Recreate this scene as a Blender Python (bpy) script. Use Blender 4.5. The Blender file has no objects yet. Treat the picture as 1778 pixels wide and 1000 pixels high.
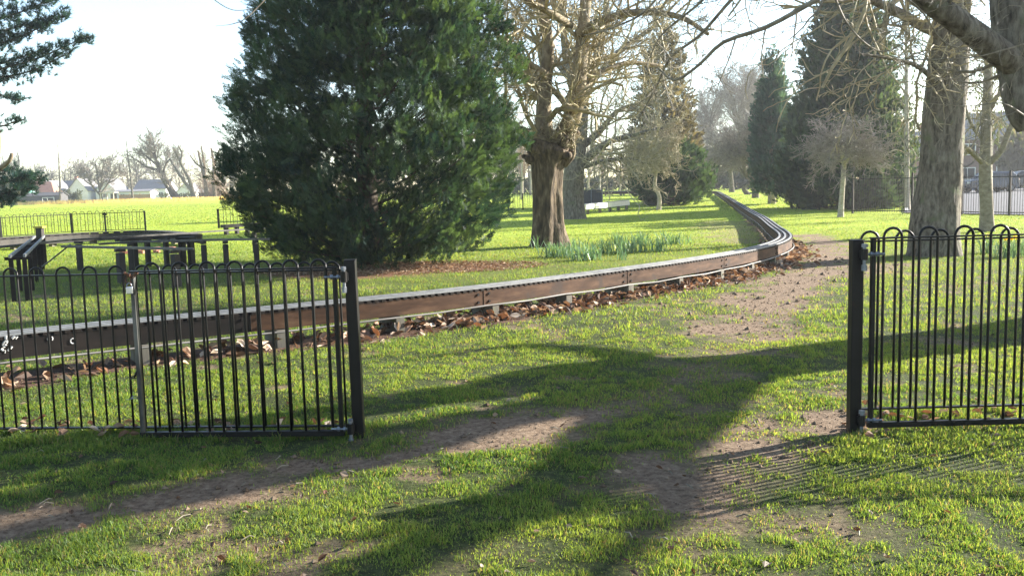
import bpy, math, random
import numpy as np
from mathutils import Matrix, Vector
from math import radians as R, sin, cos, tan, pi

# ------------------------------------------------------------------ camera, sky, sun, exposure
SC = bpy.context.scene
COL = SC.collection
FPX, CX, CY, HGT = 1540.0, 889.0, 500.0, 1.6
PITCH, ROLL = math.atan(164 / FPX), math.atan(0.0253)
_f = np.array((0, cos(PITCH), -sin(PITCH)))
_u0 = np.array((0, sin(PITCH), cos(PITCH)))
_r0 = np.array((1.0, 0, 0))
_up = cos(ROLL) * _u0 + sin(ROLL) * _r0
_rt = cos(ROLL) * _r0 - sin(ROLL) * _u0
EYE = np.array((0, 0, HGT))
cam_d = bpy.data.cameras.new('camera')
cam = bpy.data.objects.new('camera', cam_d)
COL.objects.link(cam)
cam_d.sensor_width = 36
cam_d.lens = FPX / 1778 * 36
cam_d.clip_start = 0.05
cam_d.clip_end = 3000
cam.matrix_world = Matrix(((_rt[0], _up[0], -_f[0], 0), (_rt[1], _up[1], -_f[1], 0), (_rt[2], _up[2], -_f[2], HGT), (0, 0, 0, 1)))
SC.camera = cam

SUN_AZ = math.atan2(0.902, 0.431)          # clockwise from +Y
SUN_EL = R(21)
SD = np.array((sin(SUN_AZ), cos(SUN_AZ)))  # horizontal direction towards the sun
world = bpy.data.worlds.new('World')
SC.world = world
world.use_nodes = True
wn = world.node_tree
sky = wn.nodes.new('ShaderNodeTexSky')
sky.sky_type = 'NISHITA'
sky.sun_disc = False
sky.sun_elevation = SUN_EL
sky.sun_rotation = SUN_AZ
sky.air_density = 0.98
sky.dust_density = 0.5
sky.ozone_density = 1.0
wn.nodes['Background'].inputs[1].default_value = 0.086
wn.links.new(sky.outputs[0], wn.nodes['Background'].inputs[0])
sun_d = bpy.data.lights.new('sun', 'SUN')
sun_d.energy = 5.0
sun_d.angle = R(0.5)
sun_d.color = (1.0, 0.945, 0.85)
sun = bpy.data.objects.new('sun', sun_d)
COL.objects.link(sun)
sun.rotation_euler = Vector((SD[0] * cos(SUN_EL), SD[1] * cos(SUN_EL), sin(SUN_EL))).to_track_quat('Z', 'Y').to_euler()
SC.view_settings.view_transform = 'Standard'
SC.view_settings.look = 'None'
SC.view_settings.exposure = 2.25
SC.view_settings.gamma = 1.0
cy = SC.cycles
SC.render.engine = 'CYCLES'
cy.use_denoising = True
cy.denoiser = 'OPENIMAGEDENOISE'
cy.denoising_input_passes = 'RGB_ALBEDO_NORMAL'
cy.denoising_prefilter = 'NONE'
cy.max_bounces = 7
cy.diffuse_bounces = 3
cy.glossy_bounces = 2
cy.transmission_bounces = 4
cy.transparent_max_bounces = 8
cy.volume_bounces = 0
cy.caustics_reflective = False
cy.caustics_refractive = False
cy.sample_clamp_indirect = 6

# ------------------------------------------------------------------ numeric helpers
RNG = np.random.default_rng(7)


def _hash(ix, iy, s):
    n = (ix * 374761393 + iy * 668265263 + s * 974634777) & 0xFFFFFFFF
    n = ((n ^ (n >> 13)) * 1274126177) & 0xFFFFFFFF
    return ((n ^ (n >> 16)) & 0xFFFF) / 65535.0


def vnoise(x, y, scale, seed=0):
    x = np.asarray(x, float) / scale
    y = np.asarray(y, float) / scale
    ix = np.floor(x).astype(np.int64)
    iy = np.floor(y).astype(np.int64)
    fx, fy = x - ix, y - iy
    fx = fx * fx * (3 - 2 * fx)
    fy = fy * fy * (3 - 2 * fy)
    a = _hash(ix, iy, seed) * (1 - fx) + _hash(ix + 1, iy, seed) * fx
    b = _hash(ix, iy + 1, seed) * (1 - fx) + _hash(ix + 1, iy + 1, seed) * fx
    return a * (1 - fy) + b * fy


def fbm(x, y, scale, seed=0, octs=3):
    t, a, w = 0, 1.0, 0
    for o in range(octs):
        t = t + a * vnoise(x, y, scale / 2 ** o, seed + o * 17)
        w += a
        a *= 0.55
    return t / w


def G(x, y):
    """height of the ground"""
    x = np.asarray(x, float)
    y = np.asarray(y, float)
    h = 0.0165 * np.clip(y - 40, 0, 60) + 0.008 * np.clip(y - 100, 0, 220)
    k = np.clip((y - 34) / 12, 0, 1)
    h = h - 0.0165 * 0.0 * k
    near = np.clip((40 - y) / 20, 0, 1)
    h = h + near * 0.05 * (fbm(x, y, 1.6, 3) - 0.5) + 0.0 * x
    return h


def ray(px, py):
    return _rt * ((px - CX) / FPX) - _up * ((py - CY) / FPX) + _f


def P(px, py, h=0.0):
    """point of the picture on the ground (or h above it)"""
    d = ray(px, py)
    d = d / d[1]
    lo, hi = 1.0, 1.0
    while hi < 900:
        q = EYE + d * hi
        if q[2] < G(q[0], q[1]) + h:
            break
        lo = hi
        hi *= 1.04
    for _ in range(40):
        m = (lo + hi) / 2
        q = EYE + d * m
        if q[2] < G(q[0], q[1]) + h:
            hi = m
        else:
            lo = m
    return EYE + d * lo


def D(px, py, depth):
    d = ray(px, py)
    return EYE + d * (depth / d[1])


def gp(x, y, dz=0.0):
    return np.array((x, y, float(G(x, y)) + dz))


def lit(px, py, h):
    """where a thing of height h stands whose shadow falls on this point of the ground"""
    q = P(px, py)
    k = h / tan(SUN_EL)
    return np.array((q[0] + SD[0] * k, q[1] + SD[1] * k, h))


def nrm(v):
    v = np.asarray(v, float)
    return v / max(1e-9, np.linalg.norm(v))


def smooth_line(pts, n):
    pts = np.asarray(pts, float)
    if len(pts) < 3:
        t = np.linspace(0, 1, n)[:, None]
        return pts[0] * (1 - t) + pts[-1] * t
    p = np.vstack((2 * pts[0] - pts[1], pts, 2 * pts[-1] - pts[-2]))
    seg = len(pts) - 1
    out = []
    for u in np.linspace(0, seg - 1e-6, n):
        i = int(u)
        t = u - i
        a, b, c, d = p[i], p[i + 1], p[i + 2], p[i + 3]
        out.append(0.5 * (2 * b + (c - a) * t + (2 * a - 5 * b + 4 * c - d) * t * t + (3 * b - a - 3 * c + d) * t ** 3))
    return np.array(out)


def resample(pts, step):
    pts = np.asarray(pts, float)
    s = np.concatenate(([0], np.cumsum(np.linalg.norm(np.diff(pts, axis=0), axis=1))))
    n = max(2, int(round(s[-1] / step)) + 1)
    u = np.linspace(0, s[-1], n)
    return np.stack([np.interp(u, s, pts[:, k]) for k in range(pts.shape[1])], 1), u


def dist_line(x, y, line):
    """distance of points to a polyline, and the signed side"""
    best = np.full(np.shape(x), 1e9)
    side = np.zeros(np.shape(x))
    for a, b in zip(line[:-1], line[1:]):
        ex, ey = b[0] - a[0], b[1] - a[1]
        L2 = ex * ex + ey * ey + 1e-12
        t = np.clip(((x - a[0]) * ex + (y - a[1]) * ey) / L2, 0, 1)
        dx, dy = x - a[0] - t * ex, y - a[1] - t * ey
        d = np.hypot(dx, dy)
        s = ex * dy - ey * dx
        m = d < best
        best = np.where(m, d, best)
        side = np.where(m, s, side)
    return best, side


# ------------------------------------------------------------------ scene helpers
def tag(o, label=None, cat=None, group=None, kind=None):
    if label: o['label'] = label
    if cat: o['category'] = cat
    if group: o['group'] = group
    if kind: o['kind'] = kind
    return o


def thing(name, label, cat, loc=(0, 0, 0), group=None, rz=0.0):
    o = bpy.data.objects.new(name, None)
    COL.objects.link(o)
    o.empty_display_size = 0.2
    o.location = [float(v) for v in loc]
    o.rotation_euler = (0, 0, rz)
    return tag(o, label, cat, group)


def make_mesh(name, V, Fs, cols=None, smooth=False):
    me = bpy.data.meshes.new(name)
    V = np.ascontiguousarray(V, np.float32)
    Fs = [np.asarray(f, np.int32) for f in Fs if len(f)]
    nl = sum(f.size for f in Fs)
    nf = sum(len(f) for f in Fs)
    me.vertices.add(len(V))
    me.vertices.foreach_set('co', V.ravel())
    me.loops.add(nl)
    me.loops.foreach_set('vertex_index', np.concatenate([f.ravel() for f in Fs]))
    me.polygons.add(nf)
    tot = np.concatenate([np.full(len(f), f.shape[1], np.int32) for f in Fs])
    st = np.concatenate(([0], np.cumsum(tot)[:-1])).astype(np.int32)
    me.polygons.foreach_set('loop_start', st)
    me.polygons.foreach_set('loop_total', tot)
    me.polygons.foreach_set('use_smooth', np.full(nf, bool(smooth)))
    me.update(calc_edges=True)
    if cols is not None:
        a = me.color_attributes.new('col', 'FLOAT_COLOR', 'POINT')
        c = np.ones((len(V), 4), np.float32)
        c[:, :cols.shape[1]] = cols
        a.data.foreach_set('color', c.ravel())
    return me


def link(name, me, mat, parent=None, loc=None):
    o = bpy.data.objects.new(name, me)
    COL.objects.link(o)
    if mat is not None and not me.materials:
        me.materials.append(mat)
    if parent is not None:
        o.parent = parent
    if loc is not None:
        o.location = [float(v) for v in loc]
    return o


def org(o):
    """world origin of the thing that owns o"""
    while o is not None and o.parent is not None:
        o = o.parent
    return np.zeros(3) if o is None else np.array(o.location)


class Geo:
    """collects shapes in world coordinates and links them as ONE mesh object"""

    def __init__(self):
        self.V, self.F4, self.F3, self.FN, self.C, self.n = [], [], [], [], [], 0
        self.T = {}

    def raw(self, V, F, col=None):
        V = np.asarray(V, float).reshape(-1, 3)
        F = np.asarray(F, int)
        (self.F4 if F.shape[1] == 4 else self.F3 if F.shape[1] == 3 else self.FN).append(F + self.n)
        self.V.append(V)
        self.C.append(np.tile(col if col is not None else (1, 1, 1), (len(V), 1)) if np.ndim(col) < 2 else col)
        self.n += len(V)

    def box(self, c, s, rz=0.0, M=None, taper=1.0):
        h = np.array(s) / 2
        v = np.array([(x, y, z) for z in (-1, 1) for y in (-1, 1) for x in (-1, 1)], float)
        v[4:, :2] *= taper
        v = v * h
        if M is not None:
            v = v @ np.asarray(M).T
        elif rz:
            a = np.array(((cos(rz), -sin(rz), 0), (sin(rz), cos(rz), 0), (0, 0, 1)))
            v = v @ a.T
        self.raw(v + np.array(c), [(0, 2, 3, 1), (4, 5, 7, 6), (0, 1, 5, 4), (2, 6, 7, 3), (0, 4, 6, 2), (1, 3, 7, 5)])
        return self

    def beam(self, a, b, w, h):
        a, b = np.asarray(a, float), np.asarray(b, float)
        t = nrm(b - a)
        ref = np.array((0, 0, 1.0)) if abs(t[2]) < 0.95 else np.array((0, 1.0, 0))
        s = nrm(np.cross(t, ref))
        u = np.cross(s, t)
        M = np.stack((s, t, u), 1)
        return self.box((a + b) / 2, (w, np.linalg.norm(b - a), h), M=M)

    def tube(self, pts, rad, sides=6, caps=True):
        pts = np.asarray(pts, float)
        rad = np.broadcast_to(np.asarray(rad, float), (len(pts),)).copy()
        self.T.setdefault((len(pts), sides, caps), []).append((pts, rad))
        return self

    def _flush(self):
        for (n, s, caps), lst in self.T.items():
            Pn = np.stack([p for p, _ in lst])
            Rn = np.stack([r for _, r in lst])
            k = len(lst)
            t = np.empty_like(Pn)
            t[:, 1:-1] = Pn[:, 2:] - Pn[:, :-2]
            t[:, 0] = Pn[:, 1] - Pn[:, 0]
            t[:, -1] = Pn[:, -1] - Pn[:, -2]
            t /= np.maximum(1e-9, np.linalg.norm(t, axis=2, keepdims=True))
            mean = Pn[:, -1] - Pn[:, 0] + 1e-6
            mean /= np.linalg.norm(mean, axis=1, keepdims=True)
            ref = np.where(np.abs(mean[:, 2:3]) > 0.75, np.array((0.96, 0.28, 0.0)), np.array((0.05, 0.08, 1.0)))
            a = np.cross(t, ref[:, None, :])
            a /= np.maximum(1e-9, np.linalg.norm(a, axis=2, keepdims=True))
            b = np.cross(t, a)
            ang = np.arange(s) * 2 * pi / s
            V = Pn[:, :, None, :] + Rn[:, :, None, None] * (a[:, :, None, :] * np.cos(ang)[None, None, :, None] + b[:, :, None, :] * np.sin(ang)[None, None, :, None])
            i = np.arange(n - 1)[:, None] * s
            j = np.arange(s)[None, :]
            q = np.stack((i + j, i + (j + 1) % s, i + s + (j + 1) % s, i + s + j), -1).reshape(-1, 4)
            F = (q[None] + (np.arange(k) * n * s)[:, None, None]).reshape(-1, 4)
            self.F4.append(F + self.n)
            if caps:
                e = np.stack((np.arange(s)[::-1], (n - 1) * s + np.arange(s)))
                E = (e[None] + (np.arange(k) * n * s)[:, None, None]).reshape(-1, s)
                (self.F4 if s == 4 else self.F3 if s == 3 else self.FN).append(E + self.n)
            self.V.append(V.reshape(-1, 3))
            self.C.append(np.ones((V.size // 3, 3)))
            self.n += V.size // 3
        self.T = {}

    def mesh(self, name, origin=(0, 0, 0), smooth=False, cols=False):
        self._flush()
        V = np.concatenate(self.V) - np.asarray(origin)
        by = {}
        for f in self.F4 + self.F3 + self.FN:
            by.setdefault(f.shape[1], []).append(f)
        return make_mesh(name, V, [np.concatenate(v) for v in by.values()], np.concatenate(self.C) if cols else None, smooth)

    def build(self, name, mat, parent=None, smooth=False, cols=False):
        return link(name, self.mesh(name, org(parent), smooth, cols), mat, parent)


def bevel(o, w=0.004, seg=2):
    m = o.modifiers.new('bevel', 'BEVEL')
    m.width = w
    m.segments = seg
    m.limit_method = 'ANGLE'
    return o


# ------------------------------------------------------------------ materials
def mat_new(name):
    m = bpy.data.materials.new(name)
    m.use_nodes = True
    nt = m.node_tree
    return m, nt, nt.nodes['Principled BSDF'], nt.nodes['Material Output']


def nd(nt, typ, **kw):
    n = nt.nodes.new(typ)
    for k, v in kw.items():
        setattr(n, k, v)
    return n


def ramp(nt, fac, stops):
    r = nd(nt, 'ShaderNodeValToRGB')
    el = r.color_ramp.elements
    while len(el) > 1:
        el.remove(el[-1])
    el[0].position, el[0].color = stops[0][0], (*stops[0][1], 1)
    for p, c in stops[1:]:
        e = el.new(p)
        e.color = (*c, 1)
    nt.links.new(fac, r.inputs[0])
    return r.outputs[0]


def noise(nt, scale, detail=4, rough=0.6, stretch=None, coord='Object'):
    tc = nd(nt, 'ShaderNodeTexCoord')
    out = tc.outputs[coord]
    if stretch:
        mp = nd(nt, 'ShaderNodeMapping')
        mp.inputs['Scale'].default_value = stretch
        nt.links.new(out, mp.inputs[0])
        out = mp.outputs[0]
    n = nd(nt, 'ShaderNodeTexNoise')
    n.inputs['Scale'].default_value = scale
    n.inputs['Detail'].default_value = detail
    n.inputs['Roughness'].default_value = rough
    nt.links.new(out, n.inputs['Vector'])
    return n.outputs[0]


def surf(name, stops, scale=8, stretch=None, rough=0.8, bump=0.0, bscale=None, bstretch=None, metal=0.0, spec=0.4, detail=5, dist=0.02, blotch=None):
    m, nt, b, _ = mat_new(name)
    f = noise(nt, scale, detail, 0.62, stretch)
    c = ramp(nt, f, stops)
    if blotch:
        f2 = noise(nt, blotch[0], 4, 0.6)
        k = nd(nt, 'ShaderNodeMapRange')
        k.inputs[1].default_value, k.inputs[2].default_value = blotch[2], blotch[2] + 0.12
        nt.links.new(f2, k.inputs[0])
        mx = nd(nt, 'ShaderNodeMix', data_type='RGBA')
        nt.links.new(k.outputs[0], mx.inputs[0])
        nt.links.new(c, mx.inputs[6])
        mx.inputs[7].default_value = (*blotch[1], 1)
        c = mx.outputs[2]
    nt.links.new(c, b.inputs['Base Color'])
    b.inputs['Roughness'].default_value = rough
    b.inputs['Metallic'].default_value = metal
    b.inputs['Specular IOR Level'].default_value = spec
    if bump:
        g = noise(nt, bscale or scale * 2, 6, 0.65, bstretch or stretch)
        bp = nd(nt, 'ShaderNodeBump')
        bp.inputs['Strength'].default_value = bump
        bp.inputs['Distance'].default_value = dist
        nt.links.new(g, bp.inputs['Height'])
        nt.links.new(bp.outputs[0], b.inputs['Normal'])
    return m


def leafy(name, transl=0.4, gloss=0.08, rough=0.45, gain=1.0, tint=(1.15, 1.1, 0.6)):
    """thin leaves: colour from the mesh's own 'col' attribute, light passes through"""
    m, nt, b, out = mat_new(name)
    nt.nodes.remove(b)
    at = nd(nt, 'ShaderNodeAttribute', attribute_name='col')
    df = nd(nt, 'ShaderNodeBsdfDiffuse')
    tr = nd(nt, 'ShaderNodeBsdfTranslucent')
    gl = nd(nt, 'ShaderNodeBsdfGlossy')
    gl.inputs['Roughness'].default_value = rough
    gl.inputs['Color'].default_value = (1, 1, 1, 1)
    mu = nd(nt, 'ShaderNodeMix', data_type='RGBA', blend_type='MULTIPLY')
    mu.inputs[0].default_value = 1
    nt.links.new(at.outputs[0], mu.inputs[6])
    mu.inputs[7].default_value = (*[t * gain for t in tint], 1)
    nt.links.new(at.outputs[0], df.inputs[0])
    nt.links.new(mu.outputs[2], tr.inputs[0])
    s1 = nd(nt, 'ShaderNodeMixShader')
    s1.inputs[0].default_value = transl
    nt.links.new(df.outputs[0], s1.inputs[1])
    nt.links.new(tr.outputs[0], s1.inputs[2])
    s2 = nd(nt, 'ShaderNodeMixShader')
    s2.inputs[0].default_value = gloss
    nt.links.new(s1.outputs[0], s2.inputs[1])
    nt.links.new(gl.outputs[0], s2.inputs[2])
    nt.links.new(s2.outputs[0], out.inputs[0])
    return m


M = {}
M['black'] = surf('black_paint', [(0.3, (0.004, 0.004, 0.0045)), (0.7, (0.009, 0.0085, 0.009))], 9, rough=0.42, spec=0.2, bump=0.15, bscale=60, dist=0.002, blotch=(19, (0.028, 0.012, 0.007), 0.64))
M['worn'] = surf('worn_steel', [(0.35, (0.02, 0.02, 0.02)), (0.6, (0.09, 0.09, 0.085)), (0.8, (0.16, 0.15, 0.13))], 14, stretch=(1, 1, 0.2), rough=0.45, metal=0.3, bump=0.2, bscale=40, dist=0.002)
M['zinc'] = surf('zinc_steel', [(0.3, (0.09, 0.10, 0.12)), (0.7, (0.24, 0.26, 0.29))], 30, rough=0.45, metal=0.6)
M['brass'] = surf('padlock_body', [(0.3, (0.45, 0.47, 0.5)), (0.7, (0.6, 0.62, 0.65))], 30, rough=0.3, metal=0.8)
M['rust'] = surf('rusty_chain', [(0.3, (0.05, 0.02, 0.012)), (0.7, (0.18, 0.08, 0.035))], 60, rough=0.8, metal=0.2)
M['board'] = surf('stained_board', [(0.25, (0.024, 0.012, 0.007)), (0.5, (0.064, 0.033, 0.019)), (0.75, (0.125, 0.07, 0.041))], 2.2, stretch=(1, 1, 5), rough=0.72, bump=0.35, bscale=9, bstretch=(1, 1, 7), dist=0.004, spec=0.12, blotch=(3.1, (0.045, 0.03, 0.024), 0.56))
M['dark_board'] = surf('dark_board', [(0.3, (0.007, 0.006, 0.006)), (0.7, (0.022, 0.016, 0.013))], 3, stretch=(1, 1, 4), spec=0.15, rough=0.7, bump=0.3, bscale=9, dist=0.004)  # dark timber; also stands for shade on the left front boards
M['weathered'] = surf('weathered_timber', [(0.25, (0.05, 0.045, 0.034)), (0.5, (0.115, 0.102, 0.08)), (0.75, (0.19, 0.172, 0.135))], 5, stretch=(1, 1, 0.4), rough=0.85, bump=0.4, bscale=16, dist=0.006, blotch=(6, (0.13, 0.15, 0.055), 0.55))
M['tar_post'] = surf('tarred_post', [(0.3, (0.014, 0.012, 0.010)), (0.7, (0.045, 0.038, 0.032))], 5, stretch=(1, 1, 0.3), rough=0.75, bump=0.3, bscale=14, dist=0.005)
M['alu'] = surf('alloy_rail', [(0.3, (0.13, 0.13, 0.128)), (0.7, (0.26, 0.26, 0.255))], 7, rough=0.6, metal=0.3, spec=0.3)
M['steel_rail'] = surf('steel_rail', [(0.3, (0.04, 0.038, 0.036)), (0.7, (0.10, 0.095, 0.09))], 7, rough=0.42, metal=0.5)
M['cable'] = surf('grey_cable', [(0.3, (0.12, 0.11, 0.10)), (0.7, (0.28, 0.26, 0.24))], 1.1, rough=0.6, spec=0.2)
M['white_board'] = surf('white_board', [(0.3, (0.62, 0.60, 0.55)), (0.7, (0.78, 0.76, 0.72))], 4, rough=0.7)
M['yellow'] = surf('yellow_paint', [(0.3, (0.28, 0.22, 0.03)), (0.7, (0.42, 0.35, 0.05))], 8, rough=0.6)
M['brick'] = surf('old_brick', [(0.3, (0.20, 0.075, 0.045)), (0.55, (0.32, 0.14, 0.09)), (0.8, (0.42, 0.30, 0.24))], 9, rough=0.9, bump=0.3, bscale=30)
M['bark_brown'] = surf('furrowed_bark', [(0.3, (0.025, 0.019, 0.012)), (0.5, (0.095, 0.07, 0.045)), (0.72, (0.26, 0.20, 0.13))], 4.2, stretch=(2.2, 2.2, 0.55), rough=0.9, bump=1.0, bscale=6, bstretch=(2.4, 2.4, 0.5), dist=0.06, spec=0.2)
M['bark_limb'] = surf('limb_bark', [(0.28, (0.07, 0.052, 0.03)), (0.5, (0.20, 0.16, 0.10)), (0.78, (0.36, 0.30, 0.19))], 4.5, stretch=(1.3, 1.3, 0.8), rough=0.85, bump=0.8, bscale=10, dist=0.03, spec=0.2)
M['bark_grey'] = surf('grey_bark', [(0.3, (0.03, 0.025, 0.018)), (0.5, (0.13, 0.112, 0.083)), (0.72, (0.24, 0.215, 0.165))], 7.5, stretch=(1.7, 1.7, 0.6), rough=0.9, bump=0.9, bscale=9, bstretch=(1.8, 1.8, 0.6), dist=0.06, spec=0.2, blotch=(2.3, (0.12, 0.13, 0.07), 0.57))
M['bark_pale'] = surf('pale_bark', [(0.28, (0.20, 0.17, 0.12)), (0.5, (0.33, 0.29, 0.22)), (0.78, (0.45, 0.41, 0.33))], 6, stretch=(1, 1, 2), rough=0.8, bump=0.4, bscale=14, dist=0.01, spec=0.25)
M['bark_young'] = surf('young_bark', [(0.28, (0.10, 0.085, 0.06)), (0.5, (0.19, 0.165, 0.12)), (0.78, (0.28, 0.25, 0.19))], 6, stretch=(1, 1, 1.5), rough=0.85, bump=0.4, bscale=14, dist=0.01, spec=0.2)
M['bark_dark'] = surf('dark_bark', [(0.3, (0.03, 0.024, 0.018)), (0.7, (0.095, 0.075, 0.055))], 6, stretch=(2, 2, 0.5), rough=0.9, bump=0.6, bscale=12, dist=0.03, spec=0.2)
M['twig'] = surf('twig_bark', [(0.3, (0.15, 0.125, 0.07)), (0.55, (0.34, 0.285, 0.165)), (0.8, (0.48, 0.42, 0.27))], 3.5, rough=0.7, spec=0.35)
M['twig_grey'] = surf('grey_twig_bark', [(0.3, (0.10, 0.085, 0.07)), (0.7, (0.29, 0.25, 0.205))], 3, rough=0.75, spec=0.3)
M['twig_near'] = surf('near_twig_bark', [(0.3, (0.08, 0.068, 0.046)), (0.7, (0.26, 0.22, 0.15))], 9, rough=0.7, spec=0.35, bump=0.3, bscale=60, dist=0.004)
M['twig_warm'] = surf('russet_twigs', [(0.3, (0.12, 0.075, 0.045)), (0.7, (0.32, 0.21, 0.13))], 3, rough=0.8)
M['grass'] = leafy('grass_blades', 0.52, 0.012, 0.45, 1.0, (2.1, 1.72, 0.75))
M['needle'] = leafy('evergreen_sprays', 0.34, 0.012, 0.5, 1.2, (1.95, 1.6, 0.7))
M['leaf'] = leafy('plant_leaves', 0.3, 0.02, 0.4, 1.2)
M['litter'] = leafy('dead_leaves', 0.2, 0.012, 0.5, 1.0, (1.2, 0.9, 0.6))
M['petal'] = leafy('petals', 0.4, 0.015, 0.5, 1.0, (1.1, 1.0, 0.6))

# ------------------------------------------------------------------ the raised miniature railway's course (used by ground and grass too)
TRK_H = 0.43
front_px = [(-150, 597), (0, 580), (300, 553), (620, 522), (900, 493), (1000, 478), (1126, 463), (1253, 444), (1329, 430), (1366, 419), (1379, 410), (1372, 402), (1354, 391), (1327, 374), (1296, 358), (1266, 341), (1251, 333)]
rim = np.array([P(x, y, TRK_H) for x, y in front_px])[:, :2]
rim = smooth_line(rim, 160)
rim, _ = resample(rim, 0.25)
_k = np.exp(-0.5 * (np.arange(-14, 15) / 5.0) ** 2)
_k /= _k.sum()
_e0, _e1 = (rim[1] - rim[0]), (rim[-1] - rim[-2])
_pad = np.vstack((rim[0] - _e0 * np.arange(14, 0, -1)[:, None], rim, rim[-1] + _e1 * np.arange(1, 15)[:, None]))
rim = np.stack([np.convolve(_pad[:, k], _k, 'valid') for k in (0, 1)], 1)
tg = np.gradient(rim, axis=0)
tg /= np.linalg.norm(tg, axis=1, keepdims=True)
NRM = np.stack((tg[:, 1], -tg[:, 0]), 1)      # outwards, towards the camera in front
TRK_W = 0.34
centre = rim - NRM * TRK_W / 2
far_bend = np.array([centre[-1] + (0.2, 3.0), centre[-1] + (-1.0, 7), centre[-1] + (-5, 12), centre[-1] + (-12, 16)])
TRACK = np.vstack((centre, smooth_line(np.vstack((centre[-1:], far_bend)), 40)[1:]))
TRACK, TRACK_S = resample(TRACK, 0.25)
TRK_LINE = TRACK[::4]

SOIL = []


def soil(px, hw, k=1.0):
    SOIL.append((np.array([P(x, y)[:2] for x, y in px]), hw, k))


soil([(-60, 925), (100, 902), (300, 868), (480, 838), (650, 800), (800, 768), (930, 740), (1010, 722)], 0.40, 1.25)
soil([(520, 815), (700, 785), (860, 748)], 0.40, 1.2)
soil([(1000, 720), (1150, 690), (1230, 650), (1290, 580), (1320, 530)], 0.42, 0.62)
soil([(1160, 850), (1260, 790), (1340, 745), (1430, 735)], 0.48, 1.1)
soil([(1250, 850), (1330, 800), (1400, 775)], 0.3, 0.95)
soil([(1180, 745), (1240, 700), (1330, 690)], 0.28, 0.75)
soil([(1290, 570), (1330, 520), (1400, 478), (1445, 450), (1440, 425), (1400, 408)], 0.72, 1.1)
soil([(1330, 490), (1450, 475), (1560, 458)], 0.8, 0.9)
soil([(1280, 870), (1360, 900), (1450, 880), (1520, 930)], 0.22, 0.7)
soil([(1140, 950), (1250, 900)], 0.2, 0.5)
soil([(1480, 748), (1600, 745), (1790, 735)], 0.12, 0.9)
soil([(225, 765), (400, 765), (640, 762)], 0.07, 0.9)
soil([(1230, 395), (1270, 385), (1285, 420)], 1.2, 0.6)
soil([(700, 1010), (860, 960)], 0.12, 0.5)
MULCH_C = P(700, 466)
MULCH_A = P(935, 458)


def masks(x, y):
    x = np.asarray(x, float)
    y = np.asarray(y, float)
    n1 = fbm(x, y, 0.55, 11, 3) - 0.5
    n2 = fbm(x, y, 0.16, 23, 2) - 0.5
    so = np.zeros(x.shape)
    brk = np.clip(1.5 - 2.1 * np.clip(fbm(x, y, 0.38, 41, 2) - 0.42, 0, 1) * 2.2, 0.1, 1)
    for q, (ln, hw, k) in enumerate(SOIL):
        lo, hi = ln.min(0) - 2.5, ln.max(0) + 2.5
        m = (x > lo[0]) & (x < hi[0]) & (y > lo[1]) & (y < hi[1])
        if not m.any():
            continue
        d, _ = dist_line(x[m], y[m], ln)
        e = np.clip((hw * 1.1 - d + n1[m] * hw * 1.9 + n2[m] * 0.3) / (0.25 + hw * 0.25), 0, 1) * k * (0.6 + 0.4 * brk[m] if q > 1 else 1.0)
        so[m] = np.maximum(so[m], e)
    # scattered small worn spots
    w = fbm(x, y, 0.5, 77, 3)
    so = np.maximum(so, np.clip((w - 0.66) * 9, 0, 0.7) * (y < 16))
    li = np.zeros(x.shape)
    m = (y < 45) & (x > -14) & (x < 16)
    if m.any():
        d, sd = dist_line(x[m], y[m], TRK_LINE)
        edge = np.where(sd < 0, 0.62, 0.45) + n1[m] * 0.5 + n2[m] * 0.2
        li[m] = np.clip((edge - d) / 0.2, 0, 1)
    a, b = MULCH_C, MULCH_A
    mx, my = (x - MULCH_C[0]) / 3.3, (y - MULCH_C[1]) / 1.7
    mu = np.clip((1.0 - np.hypot(mx, my) + n1 * 0.7) * 3, 0, 1)
    mx, my = (x + 3.2) / 2.7, (y - 19.6) / 2.6
    mu = np.maximum(mu, np.clip((1.0 - np.hypot(mx, my) + n1 * 0.4) * 3, 0, 1))
    return so, li, mu


# ------------------------------------------------------------------ ground
ys = np.concatenate((np.arange(-4, 1.6, 0.5), np.arange(1.6, 9, 0.06), np.arange(9, 16, 0.11), np.arange(16, 32, 0.22), np.arange(32, 60, 0.8), np.geomspace(60, 900, 50)))
us = np.sin(np.linspace(-1.35, 1.35, 361)) / np.sin(1.35) * 0
us = np.concatenate((np.linspace(-2.0, -0.78, 14)[:-1], np.linspace(-0.78, 0.78, 300), np.linspace(0.78, 2.0, 14)[1:]))
YY, UU = np.meshgrid(ys, us, indexing='ij')
XX = UU * np.maximum(np.abs(YY), 3.0)
so, li, mu = masks(XX, YY)
ZZ = G(XX, YY) - so * 0.012
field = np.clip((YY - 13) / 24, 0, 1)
GV = np.stack((XX, YY, ZZ), -1).reshape(-1, 3)
nx, ny = len(us), len(ys)
i = (np.arange(ny - 1)[:, None] * nx + np.arange(nx - 1)[None, :]).ravel()
GF = np.stack((i, i + 1, i + nx + 1, i + nx), 1)
m, nt, b, _ = mat_new('turf_and_soil')
at = nd(nt, 'ShaderNodeAttribute', attribute_name='col')
sp = nd(nt, 'ShaderNodeSeparateColor')
nt.links.new(at.outputs[0], sp.inputs[0])
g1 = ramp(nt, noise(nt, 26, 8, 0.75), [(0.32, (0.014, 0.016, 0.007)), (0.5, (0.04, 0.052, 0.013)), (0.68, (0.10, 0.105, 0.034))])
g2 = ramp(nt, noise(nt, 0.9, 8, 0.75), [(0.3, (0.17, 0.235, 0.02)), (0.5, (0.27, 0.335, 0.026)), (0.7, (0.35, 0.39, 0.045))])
s1 = ramp(nt, noise(nt, 22, 9, 0.78), [(0.3, (0.05, 0.030, 0.018)), (0.5, (0.17, 0.116, 0.075)), (0.7, (0.31, 0.23, 0.155))])
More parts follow.
